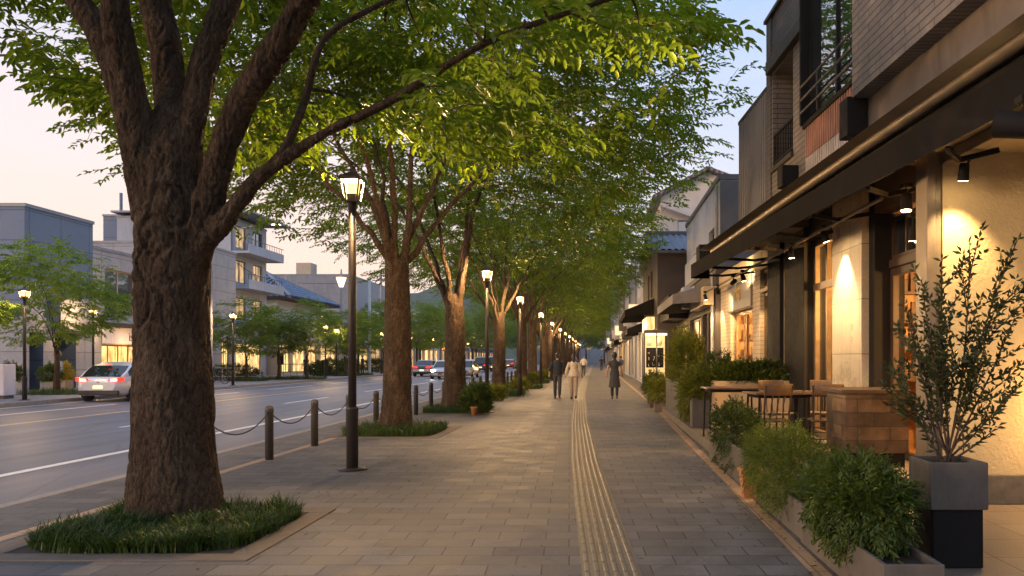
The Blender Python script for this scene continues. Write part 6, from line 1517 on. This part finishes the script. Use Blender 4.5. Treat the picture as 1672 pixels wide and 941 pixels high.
    if style == 'dress': b.rings([[((.15 + .012 * i) * s * math.cos(2 * math.pi * k / 20) * (1 + .03 * math.sin(k * 2.5)), (.115 + .012 * i) * math.sin(2 * math.pi * k / 20) * (1 + .05 * math.sin(k * 1.9)) * s, (1.0 - i * .095) * s) for k in range(20)] for i in range(7)])
    if style == 'blouse': b.rings([[((.165 + .01 * i) * s * math.cos(2 * math.pi * k / 20), (.115 + .008 * i) * math.sin(2 * math.pi * k / 20) * s, (1.12 - i * .085) * s) for k in range(20)] for i in range(4)])
    rmesh({'man': 'jumper', 'blouse': 'blouse', 'dress': 'dress'}[style], b, vx, top, t)
    for k in (-1, 1):
        f = Vector(legs[k][2]); b = MB(); z0 = f.z - .085
        b.rings([[(f.x + w_ * q_, f.y + yy, z_ + z0) for q_, z_ in ((-1, .0), (1, .0), (1, .03), (.6, hh), (-.6, hh), (-1, .03))] for yy, w_, hh in ((-.065, .026, .07), (-.04, .038, .095), (.03, .04, .09), (.10, .046, .06), (.16, .042, .045), (.185, .022, .032))])
        b.v = [tuple(c_ * s for c_ in v_) for v_ in b.v]; b.build('shoe', shoes, t, loc=(0, 0, 0))
    return t
c_navy = cloth('navy_knit', (.022, .025, .035)); c_dgrey = cloth('charcoal_cloth', (.045, .045, .052)); c_cream = cloth('cream_linen', (.55, .46, .35)); c_beige = cloth('beige_linen', (.36, .28, .21)); c_char = cloth('charcoal_dress', (.042, .04, .044)); c_leg = cloth('navy_leggings', (.02, .026, .045))
m_shoeb = mat('brown_shoe', (.06, .03, .02), .5, var=.1); m_shoek = mat('black_shoe', (.015, .014, .013), .5, var=.1)
person('man in navy jumper and charcoal trousers walking beside the woman in cream', -1.49, 29.8, 1.68, 0, c_navy, c_dgrey, m_shoeb, 'man', 'short', .06, True, .015)
person('woman in cream blouse and beige trousers walking near the tactile strip', -.86, 29.2, 1.64, 0, c_cream, c_beige, m_shoek, 'blouse', 'bob', .09, True, .03)
person('woman in charcoal knee length dress over navy leggings walking alone', .64, 29.2, 1.69, 0, c_char, c_leg, m_shoeb, 'dress', 'curly', .10, True, .03)
c_w = cloth('white_shirt', (.65, .63, .60)); c_b = cloth('blue_shirt', (.10, .16, .30)); c_k = cloth('black_cloth', (.02, .02, .022)); c_p = cloth('pink_shirt', (.5, .28, .26))
person('far walker in white shirt and dark trousers on the tactile strip', -1.15, 68, 1.70, math.pi, c_w, c_dgrey, m_shoek, 'man', 'short', .12, False)
person('far walker in blue shirt beside the white shirted one', -2.0, 74, 1.68, 0, c_b, c_dgrey, m_shoek, 'man', 'short', .12, False)
person('far walker in pink shirt', -2.2, 84, 1.62, math.pi, c_p, c_beige, m_shoek, 'blouse', 'bob', .1, False)
person('far person in blue shirt and white trousers by the shop doors', 2.0, 67, 1.66, .6, c_b, c_w, m_shoek, 'man', 'short', .08, False)
person('far person in black among the last shop fronts', .55, 96, 1.7, 0, c_k, c_dgrey, m_shoek, 'man', 'short', .1, False)
person('person in black standing across the street before the lit shop, beside the pale blue pole', -22.4, 76, 1.74, 1.2, c_k, c_k, m_shoek, 'man', 'short', .05, False)
person('person in dark coat across the street near the warm shop windows', -24.5, 67, 1.68, .4, c_k, c_dgrey, m_shoek, 'dress', 'bob', .05, False)
# ------------------------------------------------------------------ bicycles and things on the far pavement
def bicycle(lab, x, y, rz, fm):
    t = thing('bicycle', lab, 'bicycle', (x, y, 0), 'bicycles across the street', rz)
    for yy in (-.52, .52):
        b = MB(); n = 20; ring = [(0, yy + .33 * math.cos(2 * math.pi * k / n), .34 + .33 * math.sin(2 * math.pi * k / n)) for k in range(n + 1)]; b.tube(ring, .018, 6, cap=False); w_ = b.build('wheel', m_tyre, t, loc=(0, 0, 0))
        b = MB(); [b.tube([(0, yy, .34), (0, yy + .31 * math.cos(2 * math.pi * k / 10), .34 + .31 * math.sin(2 * math.pi * k / 10))], .004, 4) for k in range(10)]; b.build('spokes', m_rim, w_, loc=(0, 0, 0))
    b = MB(); bb_, st, hd = (0, -.08, .30), (0, -.18, .78), (0, .38, .80)
    for a, c in ((bb_, st), (bb_, hd), (st, hd), (bb_, (0, -.52, .34)), (st, (0, -.52, .34)), (hd, (0, .52, .34)), (hd, (0, .34, .98))): b.tube([a, c], .016, 6)
    b.build('frame', fm, t, loc=(0, 0, 0))
    b = MB(); b.tube([(-.28, .22, 1.0), (-.2, .34, .99), (.2, .34, .99), (.28, .22, 1.0)], .013, 6); b.build('handlebar', m_rim, t, loc=(0, 0, 0))
    b = MB(); b.rings([[(w_ * q, yy, .86 + z_) for q, z_ in ((-1, 0), (1, 0), (.6, .05), (-.6, .05))] for yy, w_ in ((-.32, .08), (-.22, .085), (-.05, .025))], 0, True); b.tube([st, (0, -.2, .87)], .012, 6); b.build('saddle', m_trim, t, loc=(0, 0, 0))
    b = MB(); b.box(-.16, .16, .42, .68, .74, .76); [b.box(x0, x1, y0, y1, .76, .98) for x0, x1, y0, y1 in ((-.16, -.15, .42, .68), (.15, .16, .42, .68), (-.15, .15, .42, .43), (-.15, .15, .67, .68))]; b.build('basket', m_trim, t, loc=(0, 0, 0))
bicycle('dark blue bicycle parked by the concrete corner past the huge trunk', -22.0, 46.2, 1.2, paint('navy_paint', (.04, .05, .10)))
bicycle('silver bicycle leaning by the dark garage opening', -25.2, 37.5, .5, paint('silver_paint', (.5, .5, .52)))
bicycle('black bicycle beside the low railing across the street', -24.9, 33.6, .9, paint('black_paint', (.02, .02, .025)))
t = thing('white_cabinet', 'white street cabinet with scribbled marks at the edge of the picture', 'cabinet', (-22.3, 29.5, 0)); b = MB(); b.box(-22.9, -21.75, 29.2, 29.8, .12, 1.28); b.build('body', m_wsign, t, .03); b = MB(); b.box(-22.85, -21.8, 29.25, 29.75, 0, .119); b.build('base', m_dgrey, t)
b = MB(); rr = random.Random(8)
for i in range(7): xx = -22.6 + (i % 4) * .22; zz_ = .75 + (i // 4) * .25; b.tube([(xx + rr.uniform(-.1, .1), 29.19, zz_ + rr.uniform(-.09, .09)) for _ in range(4)], .014, 5)
b.build('scribbles', m_ink, t)
def railing(lab, x0, x1, y, h=.75, n=6, m=None):
    t = thing('railing', lab, 'railing', ((x0 + x1) / 2, y, 0), 'low railings across the street'); b = MB(); b.tube([(x0, y, h), (x1, y, h)], .025, 8); b.tube([(x0, y, h * .35), (x1, y, h * .35)], .018, 8); b.build('rails', m or m_steel, t)
    for i in range(n): xx = x0 + (x1 - x0) * i / (n - 1); b = MB(); b.tube([(xx, y, 0), (xx, y, h)], .022, 8); b.build('post', m or m_steel, t)
railing('low dark railing between the white cabinet and the young tree', -24.6, -22.9, 30.6, .7, 4); railing('low pale railing before the hedge across the street', -26.4, -22.2, 52.5, .85, 6, m_winl)
for i, (x, y, h_, lab, pl) in enumerate(((-24.0, 32.6, .55, 'white tub behind the far lantern post', 'white flowering plant in the white tub'), (-23.6, 34.4, .5, 'grey tub right of the white tub across the street', 'green plant in the grey tub across the street'), (-24.4, 36.4, .5, 'yellow tub beside the silver bicycle', 'yellow flowering plant by the silver bicycle'))):
    trough(lab, x - .28, x + .28, y - .28, y + .28, 0, h_, (m_wsign, m_grey, m_tanbox)[i], .04, 'planter_tub', 'pot', .03)
    bush(pl, (x, y, h_ + .32), (.42, .42, .4), 260, 120 + i, (m_bushB, m_bushB, leaf_mat('yellow_flower', (.3, .2, .02), (.5, .36, .03), (.6, .45, .05), .3, 5))[i], .22, 7, .1, .05, .6, floor=h_ - .06)
t = thing('street_stand', 'slim metal stand with a round top before the dark garage opening', 'stand', (-24.0, 35.4, 0)); b = MB(); b.tube([(-24.0, 35.4, 0), (-24.0, 35.4, 1.5)], .04, 8); b.box(-24.2, -23.8, 35.2, 35.6, 0, .06); b.build('post', m_steel, t); b = MB(); b.lathe([(0, 1.5), (.14, 1.55), (.17, 1.68), (.12, 1.82), (0, 1.86)], 12, (-24.0, 35.4)); b.build('round_top', m_brass, t); b = MB(); b.box(-24.22, -23.78, 35.34, 35.46, .85, 1.35); b.build('plate', m_lgrey, t)
bush('clipped green hedge along the far pavement past the bicycle', (-25.0, 54.5, .5), (1.9, .7, .55), 900, 131, m_bushA, .25, 7, .12, .05, .5, floor=0, name='hedge', cat='hedge')
for i, (x, y, k) in enumerate(((-23.2, 66.5, .8), (-24.0, 72, 1.0), (-24.2, 78, 1.0), (-23.4, 84, 1.0))):
    bush('round garden bush before the far shops, %s beyond the tan shop railing' % ORD[i], (x, y, .7 * k), (1.2 * k, 1.0 * k, .75 * k), 500, 140 + i, m_bushA, .3, 7, .16, .07, .5, floor=0, name='garden_bush', cat='bush', group='garden bushes across the street')
railing('long dark railing before the glowing cream windows', -26.0, -23.2, 66.0, 1.0, 6)
for i, (px, Y, lab) in enumerate(((458, 60.5, 'dark menu board post before the warm shop windows'), (530, 63, 'short black post at the far kerb'))):
    x = PX(px, Y); t = thing('sign_post', lab, 'sign post', (x, Y, 0)); b = MB(); b.tube([(x, Y, 0), (x, Y, 1.35)], .05, 8); b.build('post', m_steel, t); b = MB(); b.box(x - .25, x + .25, Y - .03, Y + .03, 1.0, 1.85 - i * .5); b.build('board', m_black, t, .01)
# ------------------------------------------------------------------ sky, sun, camera
sc = bpy.context.scene
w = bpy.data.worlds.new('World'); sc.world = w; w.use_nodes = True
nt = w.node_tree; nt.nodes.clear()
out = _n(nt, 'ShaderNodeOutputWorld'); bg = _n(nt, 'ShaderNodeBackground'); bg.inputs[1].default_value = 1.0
sky = _n(nt, 'ShaderNodeTexSky', sky_type='NISHITA'); sky.sun_disc = False; sky.sun_elevation = R(SUN_EL); sky.sun_rotation = R(SUN_AZ)
bgs = _n(nt, 'ShaderNodeBackground'); bgs.inputs[1].default_value = .05; nt.links.new(sky.outputs[0], bgs.inputs[0])
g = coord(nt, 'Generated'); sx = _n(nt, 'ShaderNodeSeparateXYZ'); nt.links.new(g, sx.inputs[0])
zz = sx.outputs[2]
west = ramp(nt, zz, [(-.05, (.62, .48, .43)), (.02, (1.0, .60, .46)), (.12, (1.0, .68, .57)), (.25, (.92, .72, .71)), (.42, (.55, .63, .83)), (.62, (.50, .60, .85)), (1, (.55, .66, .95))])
east = ramp(nt, zz, [(-.05, (.42, .42, .55)), (.02, (.66, .60, .68)), (.13, (.62, .62, .79)), (.26, (.44, .55, .80)), (.42, (.30, .46, .77)), (.62, (.46, .57, .84)), (1, (.55, .66, .95))])  # overhead stops of both ramps brightened to add ambient light
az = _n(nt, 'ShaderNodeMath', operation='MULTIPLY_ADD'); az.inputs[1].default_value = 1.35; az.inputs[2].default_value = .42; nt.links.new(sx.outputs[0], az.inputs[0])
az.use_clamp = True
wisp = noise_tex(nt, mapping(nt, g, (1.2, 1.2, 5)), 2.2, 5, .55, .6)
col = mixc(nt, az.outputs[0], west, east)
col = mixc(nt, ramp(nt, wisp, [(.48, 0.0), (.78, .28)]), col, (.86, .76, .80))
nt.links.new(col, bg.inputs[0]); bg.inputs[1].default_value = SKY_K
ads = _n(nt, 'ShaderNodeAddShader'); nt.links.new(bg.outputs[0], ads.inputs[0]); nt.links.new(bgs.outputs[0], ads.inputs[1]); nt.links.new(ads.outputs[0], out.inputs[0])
sun = bpy.data.lights.new('sun', 'SUN'); sun.energy = SUN_E; sun.angle = R(14); sun.color = (1.0, .70, .48)
so = link('sun', sun); d = Vector((math.sin(R(SUN_AZ)) * math.cos(R(SUN_EL)), math.cos(R(SUN_AZ)) * math.cos(R(SUN_EL)), math.sin(R(SUN_EL))))
so.rotation_euler = d.to_track_quat('Z', 'Y').to_euler()
cam = bpy.data.cameras.new('camera'); co = link('camera', cam); co.location = (0, 0, CAMZ); co.rotation_euler = (R(90), 0, 0)
cam.sensor_width = 36; cam.lens = 36 * FPX / 1672; cam.shift_x = (836 - VX) / 1672; cam.shift_y = (VY - 470.5) / 1672
cam.clip_start = .05; cam.clip_end = 5000
sc.camera = co
sc.view_settings.view_transform = 'Standard'; sc.view_settings.look = 'None'; sc.view_settings.exposure = EXPO; sc.view_settings.gamma = 1
sc.view_settings.use_curve_mapping = False
cy = sc.cycles; cy.use_denoising = True; cy.denoiser = 'OPENIMAGEDENOISE'; cy.max_bounces = 6; cy.diffuse_bounces = 3; cy.glossy_bounces = 3
cy.transmission_bounces = 4; cy.transparent_max_bounces = 8; cy.sample_clamp_indirect = 4; cy.caustics_reflective = False; cy.caustics_refractive = False
cy.use_adaptive_sampling = True; cy.adaptive_threshold = .02

if HAZE > 0:
    b = MB(); b.box(-760, 760, -60, 1000, -1.4, 150); m = bpy.data.materials.new('haze_air'); m.use_nodes = True; nt = m.node_tree; nt.nodes.clear()
    o_ = _n(nt, 'ShaderNodeOutputMaterial'); v_ = _n(nt, 'ShaderNodeVolumePrincipled'); v_.inputs['Color'].default_value = (.80, .86, 1.0, 1); v_.inputs['Density'].default_value = HAZE; v_.inputs['Anisotropy'].default_value = .2
    nt.links.new(v_.outputs[0], o_.inputs['Volume']); tag(b.build('haze', m), kind='stuff')
